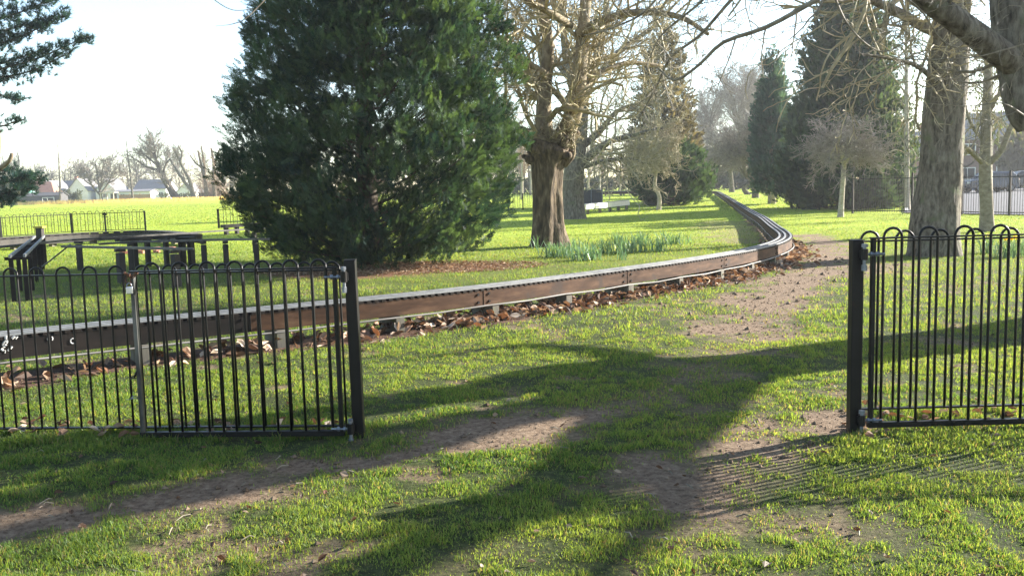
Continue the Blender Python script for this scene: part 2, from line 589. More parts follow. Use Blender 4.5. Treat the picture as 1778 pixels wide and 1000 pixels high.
l1 = ramp(nt, noise(nt, 30, 5, 0.7), [(0.3, (0.035, 0.02, 0.013)), (0.6, (0.12, 0.068, 0.045)), (0.75, (0.22, 0.14, 0.10))])
m1 = ramp(nt, noise(nt, 30, 5, 0.7), [(0.3, (0.06, 0.028, 0.014)), (0.55, (0.17, 0.085, 0.045)), (0.78, (0.32, 0.19, 0.11))])


def mixc(f, a, bb):
    x = nd(nt, 'ShaderNodeMix', data_type='RGBA')
    nt.links.new(f, x.inputs[0])
    nt.links.new(a, x.inputs[6])
    nt.links.new(bb, x.inputs[7])
    return x.outputs[2]


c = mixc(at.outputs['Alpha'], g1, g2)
c = mixc(sp.outputs[0], c, s1)
c = mixc(sp.outputs[1], c, l1)
c = mixc(sp.outputs[2], c, m1)
nt.links.new(c, b.inputs['Base Color'])
b.inputs['Roughness'].default_value = 0.95
b.inputs['Specular IOR Level'].default_value = 0.15
bp = nd(nt, 'ShaderNodeBump')
bp.inputs['Strength'].default_value = 0.9
bp.inputs['Distance'].default_value = 0.05
nt.links.new(noise(nt, 22, 8, 0.72), bp.inputs['Height'])
nt.links.new(bp.outputs[0], b.inputs['Normal'])
M['ground'] = m
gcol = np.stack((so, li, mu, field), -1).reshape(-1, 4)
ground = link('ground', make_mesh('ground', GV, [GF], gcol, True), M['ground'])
tag(ground, 'park lawn with worn bare soil and fallen leaves', 'ground', kind='structure')

# ------------------------------------------------------------------ grass blades (nobody could count them)
def scatter(n, y0, y1, umax=0.74):
    """random points whose number per area falls off with the square of distance"""
    y = y0 * (y1 / y0) ** RNG.random(n)
    u = RNG.uniform(-umax, umax, n)
    return u * y, y


def road_x0(y):
    return np.where(y < 46, 19.9 + (45.5 - y) / 1.48, 20.5 + (y - 46) * 0.45)


def blades(n, y0, y1, hmin, hmax, w, seg2=True, dens=None, umax=0.74):
    x, y = scatter(n, y0, y1, umax)
    so, li, mu = masks(x, y)
    d, _ = dist_line(x, y, TRK_LINE) if y0 < 45 else (np.full(n, 9.0), None)
    keep = (1 - np.maximum(np.maximum(so * 0.97, li * 0.97), mu * 0.985))
    clump = fbm(x, y, 0.13, 5, 2) * 0.65 + fbm(x, y, 0.5, 8, 2) * 0.35
    patch = fbm(x, y, 1.3, 9, 3)
    keep *= np.clip((clump - 0.28) * 3.4, 0.22, 1) if y1 < 30 else 1.0
    keep[d < 0.22] = 0
    tarm = (x > road_x0(y) - 0.1) & (y > 37) & (y < 92)
    keep[tarm] = 0
    ok = RNG.random(n) < keep
    x, y, clump, patch, so = x[ok], y[ok], clump[ok], patch[ok], so[ok]
    n = len(x)
    z = G(x, y) - 0.012
    h = (hmin + (hmax - hmin) * np.clip(clump * 2.0 - 0.5, 0, 1.25)) * RNG.uniform(0.4, 1.35, n) * (1 - 0.45 * so)
    # longer uncut grass at the foot of the railings
    q = np.abs(y - 6.0) < 0.22
    q &= (x < -0.9) | (x > 2.3)
    h[q] *= 1.55
    a = RNG.uniform(0, 2 * pi, n)
    lean = RNG.uniform(0.15, 0.95, n)
    la = RNG.uniform(0, 2 * pi, n)
    ww = w * RNG.uniform(0.6, 1.3, n)
    sx, sy = np.cos(a) * ww / 2, np.sin(a) * ww / 2
    dx, dy = np.cos(la) * lean, np.sin(la) * lean
    base = np.stack((x, y, z), 1)
    mid = base + np.stack((dx * h * 0.3, dy * h * 0.3, h * 0.6), 1)
    tip = base + np.stack((dx * h, dy * h, h * (1 - 0.35 * lean ** 2)), 1)
    s = np.stack((sx, sy, np.zeros(n)), 1)
    # colour of the blade itself: green, yellow-green, some straw
    t = np.clip(patch * 0.9 + RNG.normal(0, 0.32, n), 0, 1)
    c0, c1 = np.array((0.05, 0.11, 0.026)), np.array((0.175, 0.245, 0.055))
    col = c0 + (c1 - c0) * t[:, None]
    straw = RNG.random(n) < 0.10 + 0.2 * so
    col[straw] = np.array((0.19, 0.17, 0.085)) * RNG.uniform(0.6, 1.2, (straw.sum(), 1))
    if seg2:
        V = np.stack((base - s, base + s, mid + s * 0.75, mid - s * 0.75, tip), 1)
        o = np.arange(n)[:, None] * 5
        return V.reshape(-1, 3), [o + np.array((0, 1, 2, 3))], [o + np.array((3, 2, 4))], np.repeat(col, 5, 0)
    V = np.stack((base - s, base + s, tip), 1)
    o = np.arange(n)[:, None] * 3
    return V.reshape(-1, 3), [], [o + np.array((0, 1, 2))], np.repeat(col, 3, 0)


def joined(name, parts, mat):
    n, V, F4, F3, C = 0, [], [], [], []
    for v, f4, f3, c in parts:
        V.append(v); C.append(c)
        F4 += [f + n for f in f4]
        F3 += [f + n for f in f3]
        n += len(v)
    Fs = ([np.concatenate(F4)] if F4 else []) + ([np.concatenate(F3)] if F3 else [])
    return link(name, make_mesh(name, np.concatenate(V), Fs, np.concatenate(C)), mat)


GD = 1.0
gr = joined('grass', [
    blades(int(420000 * GD), 1.9, 5, 0.016, 0.047, 0.0045),
    blades(int(430000 * GD), 5, 10, 0.018, 0.052, 0.0065),
    blades(int(230000 * GD), 10, 22, 0.03, 0.075, 0.013, False),
    blades(int(170000 * GD), 22, 55, 0.035, 0.075, 0.03, False),
    blades(int(110000 * GD), 55, 130, 0.05, 0.085, 0.08, False)], M['grass'])
tag(gr, 'short bright green tufted grass across the park lawn', 'grass', kind='stuff')

# rough tall straw along the far edge of the field
n = 5000
px = RNG.uniform(-60, 430, n)
y = RNG.normal(196, 1.6, n)
x = (px - CX) / FPX * y
z = G(x, y) - 0.1
h = RNG.uniform(0.4, 1.1, n)
a = RNG.uniform(-0.4, 0.4, n)
V = np.stack((np.stack((x - 0.12, y, z), 1), np.stack((x + 0.12, y, z), 1), np.stack((x + a, y, z + h), 1)), 1).reshape(-1, 3)
C = np.repeat(np.array((0.42, 0.36, 0.2)) * RNG.uniform(0.7, 1.2, (n, 1)), 3, 0)
rg = link('rough_grass', make_mesh('rough_grass', V, [np.arange(3 * n).reshape(-1, 3)], C), M['grass'])
tag(rg, 'tall dry grass strip edging the far side of the playing field', 'grass', kind='stuff')

# ------------------------------------------------------------------ tarmac behind the railings on the right
yy = np.linspace(37, 92, 60)
tt = np.linspace(0, 1, 50) ** 1.5
YY, TT = np.meshgrid(yy, tt, indexing='ij')
X0 = road_x0(YY)
XX = X0 + (110 - X0) * TT
V = np.stack((XX, YY, G(XX, YY) + 0.05), -1).reshape(-1, 3)
i = (np.arange(59)[:, None] * 50 + np.arange(49)[None, :]).ravel()
M['tarmac'] = surf('tarmac', [(0.3, (0.075, 0.075, 0.08)), (0.7, (0.12, 0.12, 0.13))], 3, rough=0.95, spec=0.1, bump=0.2, bscale=60, dist=0.004)
road = link('road', make_mesh('road', V, [np.stack((i, i + 1, i + 51, i + 50), 1)], None, True), M['tarmac'])
tag(road, 'grey tarmac car park behind the railings', 'road', kind='structure')
g = Geo()
kx = [(float(road_x0(np.array(v))), v) for v in np.arange(46, 92, 0.95)]
for (xa, ya), (xb, yb) in zip(kx[:-1], kx[1:]):
    g.beam((xa, ya, float(G(xa, ya)) + 0.03), (xb - 0.008, yb - 0.02, float(G(xb, yb)) + 0.03), 0.14, 0.2)
tag(g.build('kerb', surf('kerb_stone', [(0.3, (0.25, 0.25, 0.24)), (0.7, (0.4, 0.4, 0.38))], 6, rough=0.9)), 'pale concrete kerb edging the tarmac', 'kerb', kind='structure')

# ------------------------------------------------------------------ fallen leaves and twigs
def leaves(x, y, z, size, cols, tilt=0.7):
    n = len(x)
    a = RNG.uniform(0, 2 * pi, n)
    L = size * RNG.uniform(0.6, 1.35, n)
    W = L * RNG.uniform(0.45, 0.8, n)
    fw = np.stack((np.cos(a), np.sin(a), RNG.normal(0, tilt * 0.6, n)), 1)
    fw /= np.linalg.norm(fw, axis=1, keepdims=True)
    sd = np.cross(fw, np.array((0, 0, 1.0)))
    sd[:, 2] += RNG.normal(0, tilt, n)
    sd -= fw * (sd * fw).sum(1, keepdims=True)
    sd /= np.linalg.norm(sd, axis=1, keepdims=True)
    up = np.cross(sd, fw)
    up *= np.sign(up[:, 2:3] + 1e-9)
    c = np.stack((x, y, z), 1)
    curl = (L * RNG.uniform(0.05, 0.4, n))[:, None]
    L, W = L[:, None] / 2, W[:, None] / 2
    V = np.stack((c - fw * L, c - fw * L * 0.2 + sd * W + up * curl * 0.7, c + fw * L * 0.45 + sd * W * 0.7 + up * curl, c + fw * L + up * curl * 0.5,
                  c + fw * L * 0.45 - sd * W * 0.7 + up * curl, c - fw * L * 0.2 - sd * W + up * curl * 0.7, c + fw * L * 0.1), 1)
    o = np.arange(n)[:, None] * 7
    F4 = [o + np.array((0, 6, 2, 1)), o + np.array((0, 5, 4, 6))]
    F3 = [o + np.array((6, 3, 2)), o + np.array((6, 4, 3))]
    cc = cols[RNG.integers(0, len(cols), n)] * RNG.uniform(0.65, 1.25, (n, 1))
    return V.reshape(-1, 3), F4, F3, np.repeat(cc, 7, 0)


LC = np.array([(0.25, 0.165, 0.11), (0.17, 0.105, 0.07), (0.38, 0.28, 0.20), (0.10, 0.06, 0.042), (0.46, 0.37, 0.28), (0.20, 0.105, 0.06)])
batch = []
ix = RNG.integers(0, int(np.searchsorted(TRACK[:, 1], 26)), 5200)
sgn = RNG.random(5200)
T2 = np.gradient(TRACK, axis=0)
T2 /= np.linalg.norm(T2, axis=1, keepdims=True)
N2 = np.stack((T2[:, 1], -T2[:, 0]), 1)
off = np.where(sgn < 0.9, np.abs(RNG.normal(0.05, 0.33, 5200)), -RNG.uniform(0.1, 0.5, 5200))
pp = TRACK[ix] + N2[ix] * off[:, None] + T2[ix] * RNG.uniform(-0.12, 0.12, (5200, 1))
thick = (0.05 + 0.95 * np.clip((pp[:, 0] + 3.2) / 3.5, 0, 1)) * np.clip(0.75 - off, 0, 1)
ok = RNG.random(5200) < np.clip(thick + 0.12, 0, 1)
pp, off = pp[ok], off[ok]
batch.append(leaves(pp[:, 0], pp[:, 1], G(pp[:, 0], pp[:, 1]) + RNG.uniform(0.0, 0.12, len(pp)) * np.clip(1 - np.abs(off) * 1.4, 0.1, 1), 0.13, LC))
x, y = scatter(420, 2.2, 14)
batch.append(leaves(x, y, G(x, y) + 0.012, 0.042, LC * 0.6, 0.6))
for (pa, pb, k, sz) in (((1490, 742), (1790, 728), 60, 0.065), ((0, 752), (230, 762), 34, 0.08), ((240, 755), (620, 750), 34, 0.07)):
    a, b2 = P(*pa), P(*pb)
    t = RNG.random(k)
    x = a[0] + (b2[0] - a[0]) * t + RNG.normal(0, 0.05, k)
    y = a[1] + (b2[1] - a[1]) * t + RNG.normal(0.1, 0.12, k)
    batch.append(leaves(x, y, G(x, y) + RNG.uniform(0.01, 0.05, k), sz, LC, 0.7))
k = 5200
r, th = np.sqrt(RNG.random(k)), RNG.uniform(0, 2 * pi, k)
x, y = MULCH_C[0] + 3.3 * r * np.cos(th), MULCH_C[1] + 1.7 * r * np.sin(th)
batch.append(leaves(x, y, G(x, y) + RNG.uniform(0.0, 0.025, k), 0.055, LC[[0, 1, 2, 4]] * np.array((0.8, 0.76, 0.68)), 0.4))
lf = joined('fallen_leaves', batch, M['litter'])
tag(lf, 'dry brown fallen leaves heaped under the timber track and scattered on the grass', 'leaves', kind='stuff')
n = 26000
x, y = scatter(n, 2.0, 20)
so1 = masks(x, y)[0]
ok = RNG.random(n) < np.clip(so1 * 1.2 - 0.1, 0.012, 1)
x, y = x[ok], y[ok]
n = len(x)
r = (0.0022 + 0.0012 * y) * RNG.uniform(0.4, 1.0, n) * (1 + 1.6 * (RNG.random(n) < 0.06))
OC = np.array(((1, 0, 0), (-1, 0, 0), (0, 1, 0), (0, -1, 0), (0, 0, 0.8), (0, 0, -0.8)), float)
V = np.stack((x, y, G(x, y) - so1[ok] * 0.012 + r * 0.3), 1)[:, None, :] + OC[None] * r[:, None, None] * RNG.uniform(0.6, 1.5, (n, 6, 1))
OF = np.array(((0, 2, 4), (2, 1, 4), (1, 3, 4), (3, 0, 4), (2, 0, 5), (1, 2, 5), (3, 1, 5), (0, 3, 5)))
F = (OF[None] + (np.arange(n) * 6)[:, None, None]).reshape(-1, 3)
cr = link('soil_crumbs', make_mesh('soil_crumbs', V.reshape(-1, 3), [F]), surf('soil_crumb', [(0.3, (0.05, 0.032, 0.02)), (0.7, (0.24, 0.175, 0.12))], 3, rough=1.0, spec=0.1))
tag(cr, 'crumbs of dry earth and grit on the bare trodden soil', 'soil', kind='stuff')
g = Geo()
for _ in range(420):
    x, y = scatter(1, 2.3, 15)
    x, y = float(x[0]), float(y[0])
    so1 = float(masks(np.array([x]), np.array([y]))[0][0])
    if RNG.random() > so1 * 1.1 + 0.05:
        continue
    a = RNG.uniform(0, 2 * pi)
    L = RNG.uniform(0.03, 0.11)
    d1 = np.array((cos(a), sin(a), 0)) * L
    p0 = gp(x, y, 0.008)
    p1 = p0 + d1 * 0.5 + np.array((RNG.normal(0, 0.012), RNG.normal(0, 0.012), 0.012))
    g.tube([p0, p1, p0 + d1 + np.array((0, 0, 0.005))], [0.003, 0.0035, 0.002], 4)
tag(g.build('fallen_twigs', M['twig_near']), 'small dry twigs lying on the bare soil', 'twigs', kind='stuff')

# ------------------------------------------------------------------ gates and hoop-topped railings
def proj(q):
    v = np.asarray(q, float) - EYE
    z = v @ _f
    return CX + FPX * (v @ _rt) / z, CY - FPX * (v @ _up) / z


def lbuild(g, name, mat, parent, smooth=False):
    return link(name, g.mesh(name, (0, 0, 0), smooth), mat, parent)


def hoop_mesh(w, z0, z1, r, sides=7):
    """one bent bar: up, over in a half circle and down again"""
    a = np.linspace(pi, 0, 9)
    pts = [(0, 0, z0), (0, 0, (z0 + z1) / 2), (0, 0, z1)] + [(w / 2 + w / 2 * cos(t), 0, z1 + w / 2 * sin(t)) for t in a[1:-1]] + [(w, 0, z1), (w, 0, (z0 + z1) / 2), (w, 0, z0)]
    g = Geo()
    g.tube(pts, r, sides)
    return g.mesh('hoop_bar', smooth=True)


def railing(name, label, cat, A, dirv, length, top, pitch, hoopw, start, r=0.008, rail=(0.036, 0.010), low=0.06, group=None, gate=False, stile_end=True, thin=False):
    rz = math.atan2(dirv[1], dirv[0])
    t = thing(name, label, cat, A, group, rz)
    g = Geo()
    g.box((length / 2, 0, top - rail[1] / 2), (length, rail[0], rail[1]))
    lbuild(g, 'top_rail', M['black'], t)
    g = Geo()
    hb = 0.035 if gate else rail[1]
    g.box((length / 2, 0, low), (length, rail[0], hb))
    lbuild(g, 'bottom_rail', M['black'], t)
    hm = hoop_mesh(hoopw, low, top, r, 5 if thin else 8)
    x = start
    while x + hoopw < length - 0.015:
        link('hoop_bar', hm, M['black'], t, (x, 0, 0))
        x += pitch
    if gate:
        for k, xs in enumerate((0.018, length - 0.018)):
            if k == 1 and not stile_end:
                continue
            g = Geo()
            g.box((xs, 0, (top + low) / 2 - 0.008), (0.028, 0.032, top - low - 0.016 + 0.03))
            bevel(lbuild(g, 'gate_stile', M['worn'] if k == 1 else M['black'], t), 0.004)
    return t


def gate_post(A, h, lean, label, w=0.074):
    t = thing('gate_post', label, 'post', A, 'gate posts')
    t.rotation_euler = (0, -lean, 0)
    g = Geo()
    g.box((0, 0, h / 2 - 0.15), (w, w, h + 0.3))
    bevel(lbuild(g, 'shaft', M['black'], t), 0.006, 3)
    g = Geo()
    g.box((0, 0, h + 0.003), (w + 0.004, w + 0.004, 0.006))
    lbuild(g, 'cap', M['black'], t)
    return t


def hinge(parent, x, y, z, sgn, nuts=True):
    """adjustable strap hinge on a gate: eye sleeve, pin, threaded rod and nuts"""
    g = Geo()
    g.tube([(x, y, z - 0.035), (x, y, z + 0.035)], 0.022, 12)
    g.box((x, y - sgn * 0.012, z), (0.05, 0.02, 0.05))
    h = lbuild(g, 'hinge', M['black'], parent, False)
    g = Geo()
    g.tube([(x, y, z - 0.085), (x, y, z + 0.06)], 0.011, 10)
    g.tube([(x, y, z + 0.045), (x, y, z + 0.066)], 0.02, 6)
    lbuild(g, 'hinge_pin', M['zinc'], h)
    g = Geo()
    g.tube([(x - 0.01, y, z), (x + 0.13, y, z)], 0.008, 8)
    g.tube([(x + 0.07, y, z), (x + 0.088, y, z)], 0.017, 6)
    g.tube([(x + 0.034, y, z), (x + 0.046, y, z)], 0.017, 6)
    lbuild(g, 'hinge_bolt', M['zinc'], h)
    g = Geo()
    g.tube([(x, y, z - 0.105), (x, y, z - 0.068)], 0.018, 6)
    lbuild(g, 'nut', M['zinc'], h)
    return h


PL = P(624, 757)
PRt = P(1482, 747)
gate_post(PL, 1.19, 0.008, 'black square steel gate post on the left side of the opening')
gate_post(PRt, 1.25, 0.0, 'black square steel gate post on the right side of the opening')
# left side: fixed railing, and the gate folded back flat against it
dl = nrm((P(0, 757) - PL)[:2])
rail_l = railing('railing', 'black hoop-topped railing behind the chained gate, running out of the left edge', 'railing', PL + np.array((dl[0] * 0.05, dl[1] * 0.05 + 0.05, 0)), dl, 3.45, 1.13, 0.187, 0.098, 0.045, r=0.0075, group='hoop-topped railings beside the opening')
fe = D(236, 752, P(236, 757)[1] - 0.0)
dg = nrm((P(232, 763) - (PL + np.array((0, -0.07, 0))))[:2])
gl = railing('gate', 'black hoop-topped gate folded open and chained to the railing', 'gate', PL + np.array((dg[0] * 0.085, dg[1] * 0.085 - 0.075, 0)), dg, 1.40, 1.155, 0.187, 0.098, 0.075, r=0.0085, low=0.045, group='open gates', gate=True)
hinge(gl, -0.045, 0.012, 1.09, 1)
hinge(gl, -0.045, 0.012, 0.075, 1)
# right side
dr = nrm((P(1778, 737) - PRt)[:2])
rail_r = railing('railing', 'black hoop-topped railing behind the other gate, running out of the right edge', 'railing', PRt + np.array((0.0, 0.055, 0)), dr, 3.4, 1.245, 0.228, 0.116, 0.05, r=0.0085, low=0.13, group='hoop-topped railings beside the opening')
g2 = railing('gate', 'black hoop-topped gate folded open against the railing on the right', 'gate', PRt + np.array((dr[0] * 0.07, dr[1] * 0.07 - 0.05, 0)), dr, 1.62, 1.27, 0.228, 0.116, 0.085, r=0.009, low=0.05, group='open gates', gate=True)
hinge(g2, -0.045, -0.02, 1.165, -1)
hinge(g2, -0.045, -0.02, 0.085, -1)

# chain and padlock holding the left gate to the railing
top = D(227, 470, PL[1] + 0.02)
t = thing('chain', 'rusty chain wrapped round the end of the folded left gate', 'chain', top - np.array((0, 0, 0.06)))
for k in range(13):
    a = k / 13 * 2 * pi
    c = top + np.array((0.034 * cos(a), 0.052 * sin(a), 0.014 * sin(a * 2) - 0.025))
    b = top + np.array((0.034 * cos(a + 0.6), 0.052 * sin(a + 0.6), 0.014 * sin(a * 2 + 1.2) - 0.025))
    m0 = (c + b) / 2
    e = nrm(b - c)
    s = np.array((0, 0, 1.0)) if k % 2 else nrm(np.cross(e, (0, 0, 1)))
    g = Geo()
    g.tube([m0 + e * 0.016 * cos(q) + s * 0.009 * sin(q) for q in np.linspace(0, 2 * pi, 11)], 0.0034, 5)
    g.build('link', M['rust'], t, True)
for k in range(4):
    c = top + np.array((0.012 * (-1) ** k + 0.005, -0.055, -0.035 - k * 0.022))
    s = np.array((1.0, 0, 0)) if k % 2 else np.array((0, 1.0, 0))
    g = Geo()
    g.tube([c + np.array((0, 0, 0.017 * cos(q))) + s * 0.009 * sin(q) for q in np.linspace(0, 2 * pi, 11)], 0.0034, 5)
    g.build('link', M['rust'], t, True)
lk = top + np.array((0.008, -0.06, -0.125))
t = thing('padlock', 'silver padlock hanging from the rusty chain on the left gate', 'padlock', lk - np.array((0, 0, 0.03)))
g = Geo()
g.box(lk, (0.042, 0.022, 0.048), rz=0.5)
bevel(g.build('lock_body', M['brass'], t), 0.006, 3)
g = Geo()
g.tube([lk + np.array((0.014 * cos(q), 0.006 * cos(q), 0.022 + 0.026 * max(0, sin(q)))) for q in np.linspace(0, pi, 9)], 0.004, 6)
g.build('shackle', M['zinc'], t, True)
for k, (pyy, lab) in enumerate(((655, 'upper'), (690, 'lower'))):
    c = D(237, pyy, PL[1] + 0.05)
    g = Geo()
    g.tube([c + np.array((0.034 * cos(q), 0.04 * sin(q), 0.006 * sin(3 * q))) for q in np.linspace(0, 2 * pi, 15)], 0.0035, 5)
    g.tube([c + np.array((-0.03, -0.02, 0)), c + np.array((-0.045, -0.03, 0.008 - 0.016 * k)), c + np.array((-0.055, -0.03, -0.004))], 0.003, 5)
    if k == 0:
        g.tube([c + np.array((0.0, -0.042, 0.0)), c + np.array((0.015, -0.045, 0.03)), c + np.array((0.022, -0.046, 0.05))], [0.004, 0.008, 0.004], 6)
    tag(g.build('wire_tie', M['zinc'] if k else M['black'], None, True), f'{lab} of two wire ties twisted round the left gate stile', 'wire tie', 'wire ties on the gate stile')

# ------------------------------------------------------------------ the raised miniature railway
trk = thing('raised_railway', 'long low brown timber miniature railway track curving away across the lawn', 'railway', gp(TRACK[0][0], TRACK[0][1]))
T2 = np.gradient(TRACK, axis=0)
T2 /= np.linalg.norm(T2, axis=1, keepdims=True)
N2 = np.stack((T2[:, 1], -T2[:, 0]), 1)
TZ = G(TRACK[:, 0], TRACK[:, 1])
TZ = np.convolve(np.pad(TZ, 12, mode='edge'), np.ones(25) / 25, 'valid')


def strip(off0, off1, z0, z1, i0, i1):
    """closed bar of rectangular section following the course"""
    a = TRACK[i0:i1 + 1] + N2[i0:i1 + 1] * off0
    b = TRACK[i0:i1 + 1] + N2[i0:i1 + 1] * off1
    z = TZ[i0:i1 + 1]
    n = len(a)
    V = np.concatenate([np.column_stack((q, z + h)) for q, h in ((a, z0), (b, z0), (b, z1), (a, z1))])
    i = np.arange(n - 1)
    F = [np.stack((k * n + i, ((k + 1) % 4) * n + i, ((k + 1) % 4) * n + i + 1, k * n + i + 1), 1) for k in range(4)]
    F.append(np.array([(0, 3 * n, 2 * n, n), (n - 1, 2 * n - 1, 3 * n - 1, 4 * n - 1)]))
    return V, np.concatenate(F)


NT = len(TRACK)
shade_until = int(np.argmin([abs(proj((*TRACK[k], 0.3))[0] - 470) for k in range(0, 60)]))
step = 12
for i0 in range(0, NT - 1, step):
    i1 = min(i0 + step, NT - 1)
    for s in (1, -1):
        g = Geo()
        e = TRK_W / 2
        V, F = strip(s * (e - 0.035), s * e, 0.205, 0.39, i0, i1)
        for k in (0, 1):
            pass
        V[:, :2] += 0
        g.raw(V, F if s > 0 else F[:, ::-1])
        o = g.build('side_board', M['board'] if not (s > 0 and i1 <= shade_until + 2) else M['dark_board'], trk)  # left camera-side boards get a darker colour in place of shade
        # joint plates and bolts on the camera-side boards near by
        if s > 0 and TRACK[i0][1] < 22 and i0 > 0:
            g = Geo()
            for k, dz in ((-1, 0.05), (-1, -0.05), (1, 0.05), (1, -0.05)):
                q = TRACK[i0] + T2[i0] * 0.09 * k + N2[i0] * (e + 0.001)
                p0 = np.array((q[0], q[1], TZ[i0] + 0.297 + dz))
                nn = np.array((*N2[i0], 0))
                g.tube([p0, p0 + nn * 0.012], 0.017, 8)
            q = TRACK[i0] + N2[i0] * (e + 0.001)
            p0 = np.array((q[0], q[1], TZ[i0] + 0.297))
            g.beam(p0 - np.array((0, 0, 0.09)), p0 + np.array((0, 0, 0.09)), 0.006, 0.008)
            g.build('joint_bolts', M['dark_board'], o)
for off in (-0.13, 0.0, 0.13):
    V, F = strip(off - 0.022, off + 0.022, 0.414, 0.43, 0, NT - 1)
    g = Geo()
    g.raw(V, F)
    g.build('rail', M['alu'], trk)
V, F = strip(-0.2, 0.2, 0.09, 0.155, 0, NT - 1)
# sleepers: short cross pieces under the rails
sm = Geo().box((0, 0, 0), (0.052, TRK_W + 0.012, 0.028)).mesh('sleeper')
rest = Geo()
first = int(np.argmin(np.abs(np.array([proj((*TRACK[k], 0.4))[0] for k in range(0, 80)]) + 30)))
cnt = 0
sl = np.arange(0, TRACK_S[-1], 0.095)
s0 = TRACK_S[first]
for s in sl:
    x, y, z = np.interp(s, TRACK_S, TRACK[:, 0]), np.interp(s, TRACK_S, TRACK[:, 1]), np.interp(s, TRACK_S, TZ) + 0.4
    tx, ty = np.interp(s, TRACK_S, T2[:, 0]), np.interp(s, TRACK_S, T2[:, 1])
    a = math.atan2(ty, tx)
    if s >= s0 and cnt < 100:
        o = link('sleeper', sm, M['dark_board'], trk, np.array((x, y, z)) - org(trk))
        o.rotation_euler = (0, 0, a)
        cnt += 1
    else:
        rest.box((x, y, z), (0.052, TRK_W + 0.012, 0.028), rz=a)
o = rest.build('sleepers', M['dark_board'], trk)
o['kind'] = 'stuff'
sp_at = []
s = 0.3
while s < TRACK_S[-1]:
    sp_at.append(s)
    s += 1.42 if s < 60 else 1.9
k680 = int(np.argmin([abs(proj((*(TRACK[k] + N2[k] * 0.17), 0.1))[0] - 678) for k in range(0, 100)]))
sh = (TRACK_S[k680] - 0.3) % 1.42
for j, s in enumerate(sp_at[:99]):
    s = min(s + sh, TRACK_S[-1] - 0.1)
    x, y, z = np.interp(s, TRACK_S, TRACK[:, 0]), np.interp(s, TRACK_S, TRACK[:, 1]), np.interp(s, TRACK_S, TZ)
    tx, ty = np.interp(s, TRACK_S, T2[:, 0]), np.interp(s, TRACK_S, T2[:, 1])
    g = Geo()
    g.box((x, y, z + 0.0365), (0.10 + 0.03 * random.Random(j).random(), TRK_W + 0.05 + 0.07 * random.Random(j + 9).random(), 0.31), rz=math.atan2(ty, tx))
    o = g.build('support_block', M['weathered'], trk)
# service cable slung along the outer foot of the boards
cp = []
for i in range(0, NT, 3):
    ph = (TRACK_S[i] - sh - 0.3) / 1.42
    sag = 0.02 * abs(sin(pi * ph)) + 0.012 * sin(TRACK_S[i] * 0.7)
    q = TRACK[i] + N2[i] * (TRK_W / 2 + 0.035)
    cp.append((q[0], q[1], TZ[i] + 0.196 - sag))
g = Geo()
g.tube(cp, 0.012, 6)
g.build('cable', M['cable'], trk, True)
cp = []
for i in range(0, NT, 3):
    q = TRACK[i] - N2[i] * (TRK_W / 2 + 0.03)
    cp.append((q[0], q[1], TZ[i] + 0.19 + 0.01 * sin(TRACK_S[i] * 2.2)))
g = Geo()
g.tube(cp, 0.013, 6)
g.build('cable', M['cable'], trk, True)


# painted marks on the left board, which is coloured darker for shade
def on_board(px, py):
    k = int(np.argmin([abs(proj((*(TRACK[k] + N2[k] * 0.17), 0.28))[0] - px) for k in range(0, 60)]))
    q = TRACK[k] + N2[k] * (TRK_W / 2 + 0.002)
    # slide along the board to hit px exactly, then up to hit py
    for _ in range(6):
        e = proj((*q, 0.28))[0] - px
        q = q - T2[k] * e * q[1] / FPX
    z = 0.28
    for _ in range(6):
        z += (proj((*q, z))[1] - py) * q[1] / FPX
    return np.array((*q, z)), np.array((*T2[k], 0)), np.array((*N2[k], 0))


M['white_paint'] = surf('chalky_paint', [(0.35, (0.20, 0.19, 0.18)), (0.6, (0.62, 0.6, 0.57))], 25, rough=0.8)
c, tx3, nn = on_board(127, 592)
g = Geo()
g.tube([c + tx3 * 0.022 * cos(q) + np.array((0, 0, 0.024 * sin(q))) for q in np.linspace(0, 2 * pi, 15)], 0.006, 4)
g.build('painted_mark', M['white_paint'], trk)
c, tx3, nn = on_board(88, 588)
g = Geo()
for s, a0 in ((-1, pi), (1, 0)):
    g.tube([c + tx3 * (s * 0.008 + 0.014 * cos(q)) + np.array((0, 0, 0.021 * sin(q))) for q in np.linspace(a0 - 1, a0 + 1, 7)], 0.005, 4)
g.build('painted_mark', M['white_paint'], trk)
c, tx3, nn = on_board(18, 596)
g = Geo()
rr = random.Random(4)
for k in range(16):
    a = c + tx3 * rr.uniform(-0.07, 0.06) + np.array((0, 0, rr.uniform(-0.07, 0.055)))
    g.tube([a, a + tx3 * rr.uniform(-0.03, 0.03) + np.array((0, 0, rr.uniform(-0.04, 0.04)))], rr.uniform(0.006, 0.013), 5)
g.build('painted_mark', M['white_paint'], trk)


